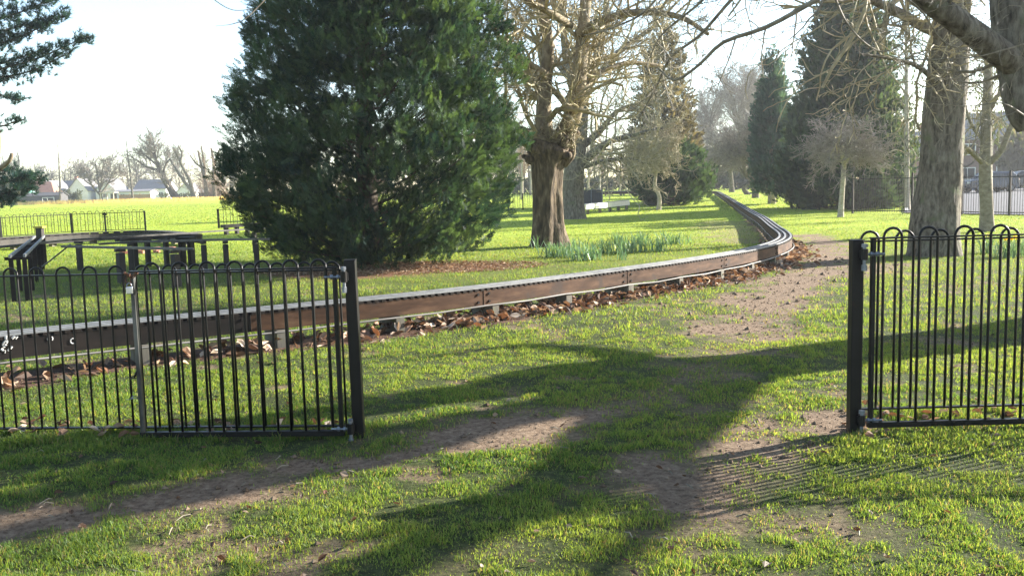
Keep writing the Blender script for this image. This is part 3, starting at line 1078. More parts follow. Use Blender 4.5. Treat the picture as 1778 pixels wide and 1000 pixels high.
# ------------------------------------------------------------------ timber trestle tracks on the left
def trestle(label, ptsA, h, posts, gauge, two=True, pw=0.11, rail_r=(0.022, 0.04), mat='steel_rail', group='elevated tracks on posts', brace=None):
    """ptsA: ground points under the track; posts: (index fraction) places of the posts"""
    pts = np.array(ptsA, float)
    t = thing('elevated_track', label, 'railway', pts[0] * (1, 1, 0) + (0, 0, float(G(pts[0][0], pts[0][1]))), group)
    d = nrm((pts[-1] - pts[0])[:2])
    sd = np.array((-d[1], d[0], 0))
    for s in ((-1, 1) if two else (0,)):
        g = Geo()
        a = pts + sd * s * gauge / 2
        for p0, p1 in zip(a[:-1], a[1:]):
            g.beam((p0[0], p0[1], h + float(G(p0[0], p0[1]))), (p1[0], p1[1], h + float(G(p1[0], p1[1]))), rail_r[0], rail_r[1])
        g.build('rail', M[mat], t)
    for q in posts:
        q = np.array(q, float)
        gz = float(G(q[0], q[1]))
        g = Geo()
        g.box((q[0], q[1], gz + (h - 0.1) / 2 - 0.1), (pw, pw, h + 0.1), rz=math.atan2(d[1], d[0]) + 0.1)
        bevel(g.build('post', M['tar_post'], t), 0.008)
        g = Geo()
        c = np.array((q[0], q[1], gz + h - 0.055))
        g.beam(c - sd * (gauge / 2 + 0.03), c + sd * (gauge / 2 + 0.03), 0.07, 0.06)
        g.build('bearer', M['tar_post'], t)
    return t, d, sd


def top_at(px, py, h):
    q = P(px, py, h)
    return np.array((q[0], q[1], 0))


# a: ladder-like section end-on to the camera
na, fa = P(36, 523), P(73, 459)
lad, d, sd = trestle('dark ladder-like elevated track section seen end-on at the far left', [na, fa], 0.76, [], 0.22, rail_r=(0.035, 0.05), mat='alu')
for k in range(6):
    q = na + (fa - na) * (0.01 + k / 5 * 0.97)
    for s in (-1, 1):
        b = np.array((q[0], q[1], 0)) + sd * s * 0.10
        g = Geo()
        g.box((b[0], b[1], float(G(b[0], b[1])) + 0.30), (0.07, 0.07, 0.80), rz=math.atan2(d[1], d[0]))
        g.build('post', M['dark_board'], lad)
for k in range(15):
    q = na + (fa - na) * (0.02 + k / 14 * 0.96)
    g = Geo()
    c = np.array((q[0], q[1], float(G(q[0], q[1])) + 0.715))
    w = 0.2 if k == 0 else 0.14
    g.beam(c - sd * w, c + sd * w, 0.10, 0.05)
    g.build('sleeper', M['dark_board'], lad)
g = Geo()
c = np.array((fa[0], fa[1], float(G(fa[0], fa[1])) + 0.80)) + np.array((*d, 0)) * 0.35
g.box(c - (0, 0, 0.35), (0.16, 0.16, 1.05))
bf = g.build('buffer_stop', M['tar_post'], lad)
g = Geo()
g.box(c + (0, 0, 0.2), (0.26, 0.2, 0.05))
g.build('buffer_cap', M['yellow'], bf)
# b: long low comb-edged beam of the back loop
bl = [top_at(x, y, 0.45)[:2] for x, y in ((-60, 418), (60, 410), (160, 404), (250, 401), (300, 403), (340, 407.5))]
bl, bs = resample(smooth_line(np.array(bl), 60), 0.4)
bk = thing('back_loop_track', 'brown comb-edged track beam crossing behind the trestles on the left', 'railway', gp(*bl[0]))
bt = np.gradient(bl, axis=0)
bt /= np.linalg.norm(bt, axis=1, keepdims=True)
bn = np.stack((bt[:, 1], -bt[:, 0]), 1)
for s, nm in ((1, 'side_board'), (-1, 'side_board')):
    g = Geo()
    for a, b in zip(range(len(bl) - 1), range(1, len(bl))):
        pa, pb = bl[a] + bn[a] * 0.2 * s, bl[b] + bn[b] * 0.2 * s
        g.beam((*pa, G(*pa) + 0.26), (*pb, G(*pb) + 0.26), 0.04, 0.28)
    g.build(nm, M['tar_post'], bk)
g = Geo()
for a in range(len(bl) - 1):
    g.beam((*bl[a], G(*bl[a]) + 0.455), (*bl[a + 1], G(*bl[a + 1]) + 0.455), 0.42, 0.03)
g.build('rail', M['tar_post'], bk)
g = Geo()
for s in np.arange(0, bs[-1], 0.42):
    x, y = np.interp(s, bs, bl[:, 0]), np.interp(s, bs, bl[:, 1])
    k = min(len(bl) - 1, int(s / bs[-1] * len(bl)))
    g.box((x, y, float(G(x, y)) + 0.42), (0.2, 0.46, 0.05), rz=math.atan2(bt[k][1], bt[k][0]))
o = g.build('sleepers', M['dark_board'], bk)
o['kind'] = 'stuff'
for s in np.arange(0.4, bs[-1], 1.8):
    x, y = np.interp(s, bs, bl[:, 0]), np.interp(s, bs, bl[:, 1])
    g = Geo()
    g.box((x, y, float(G(x, y)) + 0.01), (0.14, 0.36, 0.30))
    g.build('support_block', M['weathered'], bk)
# c: three slender elevated tracks
R1 = [top_at(-70, 436, 0.74), top_at(120, 417, 0.74), top_at(250, 409.5, 0.74), top_at(430, 398, 0.74), top_at(520, 393, 0.74)]
trestle('topmost slender elevated steel track crossing the whole left side', R1, 0.74, [top_at(136, 417, 0.74), top_at(329, 405, 0.74), top_at(441, 397, 0.74)], 0.16)
R3 = [top_at(174, 424, 0.72), top_at(240, 420, 0.72), top_at(380, 416.5, 0.72), top_at(470, 415, 0.72)]
trestle('second slender elevated steel track ending behind the dark conifer', R3, 0.72, [top_at(226, 421, 0.72), top_at(353, 417.5, 0.72), top_at(391, 416.5, 0.72), top_at(444, 415.5, 0.72)], 0.16)
R4 = [top_at(112, 428, 0.72), top_at(225, 430.5, 0.72), top_at(330, 432.5, 0.72)]
trestle('lowest and nearest slender elevated steel track beside the chained gate', R4, 0.72, [top_at(208, 430, 0.72), top_at(303, 432, 0.72)], 0.14, pw=0.13)
R2 = [top_at(205, 417, 0.72), top_at(260, 413, 0.72), top_at(336, 409, 0.72)]
trestle('short dark double-railed elevated track in the middle of the trestles', R2, 0.72, [top_at(255, 414, 0.72), top_at(287, 412, 0.72), top_at(233, 415, 0.72)], 0.30, rail_r=(0.06, 0.07), mat='tar_post')
q = P(326, 462)
t = thing('transfer_table', 'dark block-like deck on stout legs among the trestles', 'platform', q)
g = Geo()
g.box(q + (0, 0, 0.66), (0.34, 0.5, 0.13))
g.build('deck', M['dark_board'], t)
for sx in (-0.11, 0.11):
    g = Geo()
    g.box(q + (sx, 0, 0.28), (0.08, 0.3, 0.64))
    g.build('leg', M['dark_board'], t)
# leaning steel prop by the ladder section
a, b = P(72, 472), top_at(122, 424, 0.70)
g = Geo()
g.tube([a + (0, 0, 0.1), b + (0, 0, 0.68)], 0.018, 6)
tag(g.build('prop', M['steel_rail']), 'thin steel bar propped slanting between the trestles', 'prop')
# little heap of bricks and boards
rr = random.Random(8)
c0 = P(262, 440)
for k in range(11):
    x, y = c0[0] + rr.uniform(-0.9, 0.7), c0[1] + rr.uniform(-0.15, 0.5)
    g = Geo()
    lay = 0 if k < 7 else 1
    g.box((x, y, float(G(x, y)) + 0.05 + lay * 0.085), (rr.uniform(0.2, 0.3), 0.12, 0.085), rz=rr.uniform(0, 3))
    tag(g.build('loose_brick', M['brick']), 'loose old red brick in the small heap under the trestles', 'brick', 'bricks heaped under the trestles')
g = Geo()
c1 = P(262, 418)
g.box((c1[0], c1[1], float(G(c1[0], c1[1])) + 0.28), (1.9, 0.35, 0.10), rz=0.12)
t = g.build('plank_stack', surf('pinkish_planks', [(0.3, (0.20, 0.12, 0.09)), (0.7, (0.36, 0.24, 0.19))], 4, stretch=(1, 6, 6), rough=0.8))
tag(t, 'pinkish stack of planks lying on blocks between the trestles', 'planks')
for s in (-0.7, 0.7):
    g = Geo()
    g.box((c1[0] + s, c1[1], float(G(c1[0], c1[1])) + 0.11), (0.14, 0.3, 0.235))
    lo = link('block', g.mesh('block'), M['brick'], t)
# e: short dark track bench by the far railing
a, b = P(388, 408), P(470, 402)
t = thing('bench_track', 'short dark raised track section beside the far railing, partly behind the conifer', 'railway', a)
g = Geo()
g.beam(a + (0, 0, 0.40), b + (0, 0, 0.40), 0.4, 0.14)
g.build('side_board', M['tar_post'], t)
for k in range(5):
    q = a + (b - a) * (0.06 + k * 0.22)
    g = Geo()
    g.box(q + (0, 0, 0.15), (0.14, 0.3, 0.36))
    g.build('support_block', M['tar_post'], t)

# ------------------------------------------------------------------ far hoop-topped railings
def far_railing(px0, py0, px1, py1, label, h, posts, group='hoop-topped railings along the far side'):
    a, b = P(px0, py0), P(px1, py1)
    d = (b - a)[:2]
    L = float(np.linalg.norm(d))
    t = railing('railing', label, 'railing', a, nrm(d), L, h, 0.36, 0.22, 0.06, r=0.013, rail=(0.04, 0.03), low=0.09, group=group, thin=True)
    t.rotation_euler[1] = -math.atan2(b[2] - a[2], L)
    for f in posts:
        g = Geo()
        g.box((L * f, 0.02, h / 2), (0.085, 0.085, h + 0.08))
        lbuild(g, 'post', M['black'], t)
    return t


far_railing(-140, 424, 126, 405, 'far hoop-topped railing reaching out of the left edge of the field side', 1.0, [0.0, 0.5, 1.0])
fr2 = far_railing(126, 405, 253, 400, 'far hoop-topped railing with a small latch, ending at the field gap', 1.0, [0.45, 1.0])
fr2_len = float(np.linalg.norm((P(253, 400) - P(126, 405))[:2]))
far_railing(380, 396.5, 520, 390, 'far hoop-topped railing starting right of the field gap behind the dark conifer', 1.0, [0.0, 0.5, 1.0])
far_railing(858, 366, 934, 364, 'dark railing seen between the dark conifer and the brown-trunked tree', 1.15, [0.0, 0.33, 0.66, 1.0])
far_railing(972, 363, 1008, 362, 'dark railing seen between the two big trunks', 1.15, [0.0, 1.0])
g = Geo()
g.box((fr2_len * 0.45, -0.03, 0.93), (0.2, 0.05, 0.12))
g.box((fr2_len * 0.46, -0.03, 0.8), (0.24, 0.03, 0.03))
lbuild(g, 'gate_latch', M['black'], fr2)

# ------------------------------------------------------------------ bare trees
class Rand:
    """quick stream of normal vectors"""

    def __init__(self, seed):
        self.r = np.random.default_rng(seed)
        self.i = 0
        self.b = self.r.normal(size=(20000, 3))

    def v(self):
        self.i = (self.i + 1) % 20000
        return self.b[self.i]

    def u(self, a, b):
        return self.r.uniform(a, b)


def grow(g, rd, p, d, L, r, lev, c, out=None):
    """one branch and, from it, its own branches down to the twigs"""
    n = c['n'][lev]
    pts = [p]
    d = nrm(d)
    dirs = [d]
    for k in range(n):
        d = d + rd.v() * c['wob'][lev] + np.array((0, 0, c['trop'][lev]))
        d = d / math.sqrt(d @ d)
        p = p + d * (L / n)
        pts.append(p)
        dirs.append(d)
    te = c.get('taper', 0.3)
    g.tube(np.array(pts), r * np.linspace(1, te, n + 1), c['sides'][lev], caps=False)
    if lev + 1 < len(c['n']):
        k = int(rd.r.integers(c['kids'][lev][0], c['kids'][lev][1] + 1))
        for q in range(k):
            t = c['t0'][lev] + (1 - c['t0'][lev]) * (q + rd.u(0.1, 0.9)) / k
            i = min(n, int(t * n + 0.5))
            ax = nrm(np.cross(dirs[i], rd.v()))
            an = c['ang'][lev] * rd.u(0.6, 1.3)
            nd_ = dirs[i] * cos(an) + ax * sin(an)
            rr = max(c['rmin'], r * (1 - (1 - te) * t) * c['rr'][lev] * rd.u(0.7, 1.1))
            grow(g, rd, pts[i], nd_, L * c['lr'][lev] * rd.u(0.6, 1.25) * (1.15 - 0.35 * t), rr, lev + 1, c)


GNARL = dict(n=(8, 6, 5, 4), wob=(0.2, 0.26, 0.3, 0.34), trop=(0.02, 0.03, 0.06, 0.1), sides=(7, 5, 4, 3), kids=((6, 9), (5, 7), (4, 6)),
             t0=(0.2, 0.15, 0.15), ang=(0.9, 0.95, 0.9), lr=(0.5, 0.5, 0.5), rr=(0.5, 0.6, 0.7), rmin=0.009, taper=0.45)
BROOM = dict(n=(6, 5, 4), wob=(0.16, 0.18, 0.2), trop=(0.03, 0.03, 0.03), sides=(5, 4, 3), kids=((6, 9), (5, 8)), t0=(0.15, 0.1), ang=(0.6, 0.6), lr=(0.6, 0.6), rr=(0.5, 0.55), rmin=0.008, taper=0.3)


def trunk_mesh(path, radii, sides=26, ridge=0.06, seed=0, nz=46, flare=0.0):
    """trunk skinned along a path with furrows, lumps and root flare"""
    path = smooth_line(np.array(path, float), nz)
    rad = np.interp(np.linspace(0, 1, nz), np.linspace(0, 1, len(radii)), radii)
    a = np.arange(sides) * 2 * pi / sides
    zz = np.linspace(0, 1, nz)
    L = np.linalg.norm(path[-1] - path[0])
    A, Z = np.meshgrid(a, zz * L)
    fur = (fbm(np.cos(A) * 3 + 20 + seed, np.sin(A) * 3 + Z * 0.35, 0.7, seed, 4) - 0.5) * 2
    lump = (fbm(np.cos(A) * 1.2 + seed, np.sin(A) * 1.2 + Z * 0.8, 0.8, seed + 5, 2) - 0.5) * 2
    RR = rad[:, None] * (1 + fur * ridge * 1.6 + lump * ridge * 1.6)
    if flare:
        RR *= 1 + flare * np.exp(-Z / 0.35) * (1 + 0.45 * np.sin(A * 5 + seed) + 0.3 * np.sin(A * 3 + 1))
    t = np.gradient(path, axis=0)
    t /= np.linalg.norm(t, axis=1, keepdims=True)
    u = np.cross(t, np.array((0.0, 1.0, 0.0)))
    u /= np.linalg.norm(u, axis=1, keepdims=True)
    w = np.cross(t, u)
    V = path[:, None, :] + RR[:, :, None] * (u[:, None, :] * np.cos(A)[:, :, None] + w[:, None, :] * np.sin(A)[:, :, None])
    i = np.arange(nz - 1)[:, None] * sides
    j = np.arange(sides)[None, :]
    F = np.stack((i + j, i + (j + 1) % sides, i + sides + (j + 1) % sides, i + sides + j), -1).reshape(-1, 4)
    cap = ((nz - 1) * sides + np.arange(sides))[None]
    return V.reshape(-1, 3), F, cap


def add_trunk(g, *a, **k):
    V, F, cap = trunk_mesh(*a, **k)
    g.FN.append(cap + g.n)
    g.raw(V, F)


def limb(g, pts, r0, r1, sides=9, n=18):
    p = smooth_line(np.array(pts, float), n)
    g.tube(p, np.linspace(r0, r1, n), sides)
    return p


def sprout(gt, rd, line, r0, r1, count, L, c, t0=0.1, up=0.3, lev=1, side=None):
    """side branches along a limb"""
    n = len(line)
    for k in range(count):
        t = t0 + (1 - t0) * (k + rd.u(0, 1)) / count
        i = min(n - 1, int(t * (n - 1)))
        tg_ = nrm(line[min(n - 1, i + 1)] - line[max(0, i - 1)])
        d = nrm(np.cross(tg_, rd.v()))
        if side is not None:
            d = nrm(d + np.array(side))
        d = nrm(d * 0.8 + tg_ * 0.55 + np.array((0, 0, up)))
        r = max(c['rmin'], (r0 + (r1 - r0) * t) * 0.45 * rd.u(0.6, 1.1))
        grow(gt, rd, line[i], d, L * rd.u(0.6, 1.3) * (1.1 - 0.4 * t), r, lev, c)


# ---- the brown-trunked pollard in the middle (tree one)
bA = P(952, 428)
zA = bA[1]


def near(px, py, ref, dy=0.0):
    return D(px, py, ref[1] + dy)


t = thing('pollard_tree', 'bare pollarded tree with thick furrowed brown trunk right of the dark conifer', 'tree', bA, 'bare trees near the curve of the track')
gt, gl2, gb, rd = Geo(), Geo(), Geo(), Rand(11)
add_trunk(gt, [bA - (0, 0, 0.2), near(951, 385, bA), near(950, 330, bA), near(951, 290, bA), near(955, 262, bA), near(958, 250, bA)], [0.54, 0.43, 0.40, 0.45, 0.66, 0.50], ridge=0.17, seed=3, flare=0.22, sides=40, nz=70)
limbs = [
    ([near(938, 256, bA), near(915, 240, bA, -0.2), near(892, 228, bA, -0.5), near(865, 214, bA, -0.8), near(838, 170, bA, -1.2), near(820, 90, bA, -1.4)], 0.30, 0.12),
    ([near(950, 262, bA), near(944, 200, bA, 0.3), near(947, 140, bA, 0.4), near(952, 80, bA, 0.4), near(940, 0, bA, 0.6), near(935, -120, bA, 0.8)], 0.27, 0.12),
    ([near(963, 262, bA), near(985, 225, bA, -0.1), near(1000, 180, bA, -0.2), near(1008, 110, bA, 0), near(1014, 40, bA, 0.1), near(1022, -80, bA, 0.2), near(1030, -190, bA, .4)], 0.31, 0.11),
    ([near(1004, 60, bA), near(1050, 35, bA, -0.8), near(1110, 22, bA, -1.8), near(1180, 30, bA, -2.6), near(1230, 60, bA, -3.4)], 0.15, 0.05),
    ([near(947, 130, bA), near(915, 110, bA, -0.7), near(880, 82, bA, -1.2), near(850, 40, bA, -1.6)], 0.13, 0.05),
    ([near(1003, 160, bA), near(1040, 130, bA, 0.8), near(1090, 110, bA, 1.5), near(1150, 115, bA, 2.2)], 0.13, 0.05),
    ([near(990, 45, bA), near(960, 25, bA, -1), near(915, 0, bA, -1.5), near(870, -40, bA, -2)], 0.12, 0.05),
]
for pts, r0, r1 in limbs:
    ln = limb(gl2, pts, r0, r1, 12, 22)
    sprout(gb, rd, ln, r0, r1, 18, 2.3, GNARL, 0.12, 0.25)
for k in range(22):   # knobs of old pollard cuts
    a = rd.u(0, 2 * pi)
    q = near(955, 262, bA) + np.array((cos(a) * 0.5, sin(a) * 0.5, rd.u(-0.35, 0.25)))
    e = q + np.array((cos(a) * rd.u(0.15, 0.35), sin(a) * rd.u(0.15, 0.35), rd.u(0.0, 0.3)))
    r9 = rd.u(0.05, 0.12)
    gt.tube([q - (e - q) * 0.5, q, (q + e) / 2, e, e + (e - q) * 0.12], np.array((0.8, 1.1, 1.25, 0.95, 0.3)) * r9, 10)
for k in range(26):   # burrs and stubs round the pollard head
    q = near(rd.u(925, 1000), rd.u(225, 262), bA, rd.u(-0.5, 0.2))
    grow(gb, rd, q, rd.v() * (1, 1, 0.4) + (0, -0.3, 0.5), rd.u(0.4, 1.1), 0.03, 1, GNARL)
for k in range(30):   # epicormic shoots down the bright side of the trunk
    yq = rd.u(120, 275)
    q = near(rd.u(985, 1003), yq, bA, -0.25)
    grow(gb, rd, q, (rd.u(-0.3, 0.5), rd.u(-0.6, 0), 0.8), rd.u(0.5, 1.1), 0.018, 2, GNARL)
gt.build('trunk', M['bark_brown'], t, True)
gl2.build('limbs', M['bark_limb'], t, True)
gb.build('crown', M['twig'], t)

# ---- the grey trunk behind it (tree two)
bB = P(996, 380)
t = thing('pollard_tree', 'bare grey-trunked tree standing behind the brown-trunked pollard', 'tree', bB, 'bare trees near the curve of the track')
gt, gb, rd = Geo(), Geo(), Rand(12)
add_trunk(gt, [bB - (0, 0, 0.3), near(995, 340, bB), near(997, 290, bB), near(1003, 240, bB), near(1010, 180, bB)], [0.66, 0.58, 0.55, 0.5, 0.4], ridge=0.05, seed=8, flare=0.35, sides=30)
for pts, r0, r1 in [
    ([near(1008, 285, bB), near(1035, 262, bB, -0.5), near(1062, 245, bB, -1), near(1100, 235, bB, -1.5), near(1150, 222, bB, -2)], 0.26, 0.07),
    ([near(1010, 255, bB), near(1040, 230, bB, 0.5), near(1070, 195, bB, 0.8), near(1105, 180, bB, 1)], 0.22, 0.07),
    ([near(1012, 290, bB), near(1050, 280, bB, -1), near(1090, 276, bB, -2), near(1130, 285, bB, -2.6)], 0.14, 0.05),
    ([near(1008, 190, bB), near(1030, 120, bB, 0.5), near(1050, 40, bB, 0.8), near(1060, -90, bB, 1)], 0.33, 0.1),
    ([near(1006, 190, bB), near(985, 110, bB, 0.5), near(975, 20, bB, 0.8), near(960, -90, bB, 1)], 0.3, 0.1),
    ([near(1022, 150, bB), near(1075, 90, bB, 1), near(1130, 50, bB, 2), near(1180, 0, bB, 3)], 0.2, 0.07),
    ([near(992, 140, bB), near(950, 90, bB, 1), near(910, 60, bB, 1.4), near(870, 40, bB, 2)], 0.2, 0.07)]:
    ln = limb(gt, pts, r0, r1)
    c = dict(GNARL); c['rmin'] = 0.018
    sprout(gb, rd, ln, r0, r1, 13, 3.6, c, 0.2, 0.2)
gt.build('trunk', M['bark_grey'], t, True)
gb.build('crown', M['twig'], t)

# ---- the tall smooth-trunked tree right of the path
bC = P(1622, 443)
t = thing('tall_tree', 'tall tree with a massive straight grey trunk behind the railing right of the path', 'tree', bC)
gt, gb, rd = Geo(), Geo(), Rand(13)
add_trunk(gt, [bC - (0, 0, 0.3), near(1623, 400, bC), near(1630, 330, bC), near(1637, 230, bC), near(1645, 120, bC), near(1655, 0, bC), near(1668, -140, bC), near(1680, -330, bC)], [0.58, 0.54, 0.47, 0.43, 0.40, 0.36, 0.32, 0.22], ridge=0.055, seed=21, flare=0.3, sides=40, nz=80)
LIMBS_C = [
    ([near(1640, 62, bC), near(1600, 45, bC, -0.5), near(1560, 22, bC, -1), near(1505, -5, bC, -1.5), near(1440, -60, bC, -2)], 0.13, 0.06),
    ([near(1650, -20, bC), near(1560, -80, bC, -1), near(1470, -120, bC, -2), near(1380, -130, bC, -3)], 0.2, 0.07),
    ([near(1660, -120, bC), near(1740, -200, bC, -1), near(1850, -260, bC, -1)], 0.2, 0.08),
    ([near(1672, -200, bC), near(1590, -300, bC, 1), near(1500, -380, bC, 1)], 0.18, 0.08),
    ([near(1640, 160, bC), near(1600, 120, bC, -0.6), near(1560, 105, bC, -1.2), near(1500, 95, bC, -1.8)], 0.07, 0.02)]
DROOP = dict(n=(9, 8, 6, 5), wob=(0.18, 0.2, 0.26, 0.3), trop=(-0.03, -0.05, -0.02, 0.06), sides=(6, 5, 4, 3), kids=((5, 7), (4, 6), (3, 5)),
             t0=(0.2, 0.15, 0.15), ang=(0.8, 0.8, 0.85), lr=(0.6, 0.55, 0.5), rr=(0.5, 0.65, 0.75), rmin=0.013, taper=0.6)
for pts, r0, r1 in LIMBS_C:
    ln = limb(gt, pts, r0, r1)
    sprout(gb, rd, ln, r0, r1, 8, 3.0, DROOP, 0.15, -0.1)
gt.build('trunk', M['bark_grey'], t, True)
gb.build('crown', M['twig'], t)

# ---- the huge old pollard just outside the frame on the right: its limbs hang into the picture, its shadow crosses the lawn
q0 = P(1778, 573)
bN = gp(q0[0] + SD[0] * 4.0, q0[1] + SD[1] * 4.0)
t = thing('old_pollard', 'huge old knobbly tree whose bare limbs hang in at the top right corner', 'tree', bN)
gt, gb, rd = Geo(), Geo(), Rand(14)
fork = bN + (0, 0, 3.2)
add_trunk(gt, [bN - (0, 0, 0.3), bN + (0, 0, 1.0), bN + (-0.03, 0, 2.1), fork, fork + (0, 0, 0.5)], [0.56, 0.50, 0.50, 0.58, 0.4], ridge=0.07, seed=31, flare=0.3, sides=40, nz=60)
knob = D(1772, 118, 9.8)
LN = [
    ([fork - (0, 0, 0.5), D(1930, 190, 10.9), D(1850, 150, 10.3), knob, D(1722, 82, 9.6), D(1655, 32, 9.45), D(1600, -8, 9.3), D(1540, -75, 9.1), D(1480, -190, 8.9)], 0.20, 0.07, 6),
    ([knob + (0.05, 0, -0.1), D(1762, 60, 9.8), D(1752, 0, 9.8), D(1748, -90, 9.9), D(1720, -220, 10)], 0.23, 0.13, 6),
    ([knob, D(1768, 150, 9.75), D(1772, 190, 9.7), D(1785, 222, 9.7)], 0.20, 0.11, 2),
    ([fork, lit(1000, 640, 3.9), lit(850, 672, 4.4), lit(700, 688, 5.0), lit(560, 715, 5.6)], 0.27, 0.07, 9),
    ([fork, lit(1050, 690, 3.9), lit(800, 735, 4.6), lit(560, 775, 5.1), lit(330, 800, 5.5), lit(120, 850, 6.0), lit(-60, 885, 6.4)], 0.32, 0.15, 10),
    ([fork, lit(1130, 750, 3.6), lit(1050, 812, 3.9), lit(950, 860, 4.2), lit(800, 925, 4.6), lit(640, 1005, 5.0)], 0.31, 0.11, 9),
    ([fork + (0, 0, 0.1), lit(1080, 618, 3.8), lit(900, 602, 4.3), lit(720, 625, 4.9)], 0.14, 0.04, 8),
    ([lit(800, 735, 4.6), lit(600, 800, 5.3), lit(420, 832, 5.8), lit(200, 880, 6.4), lit(0, 930, 7.0)], 0.26, 0.14, 8),
    ([lit(500, 780, 5.2), lit(330, 770, 5.6), lit(150, 800, 6.2), lit(-50, 810, 6.8)], 0.22, 0.12, 8),
    ([lit(1130, 750, 3.6), lit(1180, 850, 4.2), lit(1100, 940, 4.8), lit(1000, 1020, 5.2)], 0.10, 0.05, 4),
]
NEARC = dict(n=(8, 6, 5, 4), wob=(0.16, 0.18, 0.22, 0.26), trop=(0.0, 0.01, 0.03, 0.05), sides=(7, 6, 5, 4), kids=((3, 5), (3, 4), (2, 3)),
             t0=(0.3, 0.25, 0.25), ang=(0.7, 0.75, 0.8), lr=(0.55, 0.5, 0.5), rr=(0.5, 0.5, 0.55), rmin=0.004, taper=0.4)
for pts, r0, r1, k in LN:
    n = 30
    p = smooth_line(np.array(pts, float), n)
    V, F, cap = trunk_mesh(pts, np.linspace(r0, r1, 6), sides=18, ridge=0.07, seed=int(r0 * 100) + k, nz=n)
    gt.FN.append(cap + gt.n)
    gt.raw(V, F)
    sprout(gb, rd, p, r0 * 0.5, r1 * 0.4, k, 0.8, NEARC, 0.35, 0.1)
# the thin branches that droop across the top of the picture
for pts, r0 in [
    ([D(1540, -75, 9.1), D(1470, -30, 9.0), D(1408, 6, 9.0), D(1330, 48, 9.1), D(1256, 74, 9.3), D(1215, 112, 9.5), D(1172, 140, 9.6), D(1142, 118, 9.7)], 0.032),
    ([D(1330, -60, 9.4), D(1270, 0, 9.6), D(1215, 62, 9.8), D(1165, 100, 10), D(1140, 150, 10.2), D(1110, 205, 10.4)], 0.022),
    ([D(1260, -40, 9), D(1210, 10, 9.2), D(1150, 60, 9.3), D(1125, 108, 9.4)], 0.018),
    ([D(1480, -90, 8.9), D(1550, -20, 9.0), D(1600, 20, 9.1), D(1640, 75, 9.2), D(1700, 92, 9.2)], 0.014),
    ([D(1785, 75, 9.5), D(1740, 88, 9.4), D(1690, 100, 9.3), D(1600, 104, 9.2), D(1545, 98, 9.1)], 0.011),
    ([D(1785, 205, 9.5), D(1740, 180, 9.4), D(1680, 185, 9.3), D(1610, 180, 9.2)], 0.010),
    ([D(330, -40, 9.0), D(372, 0, 9.0), D(405, 18, 9.0), D(440, 16, 9.1)], 0.007),
    ([D(470, -10, 9.1), D(430, 30, 9.0), D(405, 42, 9.0), D(374, 46, 8.9)], 0.007),
    ([D(1430, -60, 9.3), D(1470, 40, 9.4), D(1530, 90, 9.5), D(1590, 62, 9.5)], 0.014),
    ([D(1175, -50, 9.6), D(1120, 20, 9.7), D(1060, 50, 9.8), D(1015, 62, 9.9)], 0.016)]:
    p = smooth_line(np.array(pts, float), 22)
    gb.tube(p, np.linspace(r0, r0 * 0.35, 22), 6)
    if r0 > 0.0075:
        sprout(gb, rd, p, r0, r0 * 0.4, 9, 0.62, NEARC, 0.1, 0.05)
gt.build('trunk', M['bark_grey'], t, True)
gb.build('crown', M['twig_near'], t)

# ---- young pale trunk by the daffodils on the right
bF = P(1714, 402)
t = thing('young_tree', 'young tree with a pale smooth trunk forking low, right of the massive trunk', 'tree', bF)
gt, gb, rd = Geo(), Geo(), Rand(15)
add_trunk(gt, [bF - (0, 0, 0.2), near(1713, 360, bF), near(1711, 300, bF), near(1712, 230, bF), near(1714, 150, bF), near(1718, 60, bF)], [0.22, 0.2, 0.19, 0.155, 0.12, 0.07], ridge=0.03, seed=41, flare=0.2, sides=18)
for pts, r0, r1 in [
    ([near(1708, 285, bF), near(1690, 268, bF, -0.2), near(1678, 258, bF, -0.3), near(1664, 242, bF, -0.5)], 0.085, 0.05),
    ([near(1716, 285, bF), near(1738, 262, bF, -0.2), near(1752, 228, bF, -0.3), near(1768, 190, bF, -0.5), near(1790, 150, bF, -0.6)], 0.10, 0.06),
    ([near(1708, 242, bF), near(1694, 228, bF), near(1682, 205, bF), near(1672, 165, bF)], 0.07, 0.03),
    ([near(1716, 200, bF), near(1735, 160, bF), near(1750, 110, bF), near(1760, 50, bF)], 0.06, 0.03)]:
    ln = limb(gt, pts, r0, r1)
    sprout(gb, rd, ln, r0, r1, 5, 1.3, dict(DROOP, rmin=0.008), 0.3, 0.1)
sprout(gb, rd, smooth_line(np.array([near(1712, 230, bF), near(1718, 60, bF)]), 12), 0.1, 0.05, 8, 1.6, dict(DROOP, rmin=0.008), 0.1, 0.2)
gt.build('trunk', M['bark_young'], t, True)
gb.build('crown', M['twig'], t)


# ---- small mop-headed and broom-headed trees on the lawn
def lawn_tree(px, py, top_px, r, label, crownfn, seed, bark, twig, name='small_tree', group='small bare trees on the lawn', ridge=0.03, wig=0.0):
    b = P(px, py)
    t = thing(name, label, 'tree', b, group)
    gt, gb, rd = Geo(), Geo(), Rand(seed)
    tx, ty = top_px
    tp = near(tx, ty, b)
    mid1, mid2 = b * 0.66 + tp * 0.34 + (wig, 0, 0), b * 0.33 + tp * 0.67 + (-wig, 0, 0)
    add_trunk(gt, [b - (0, 0, 0.2), mid1, mid2, tp], [r, r * 0.85, r * 0.8, r * 0.75], ridge=ridge, seed=seed, flare=0.2, sides=14, nz=26)
    crownfn(gt, gb, rd, b, tp, r)
    gt.build('trunk', bark, t, True)
    gb.build('crown', twig, t)
    return t


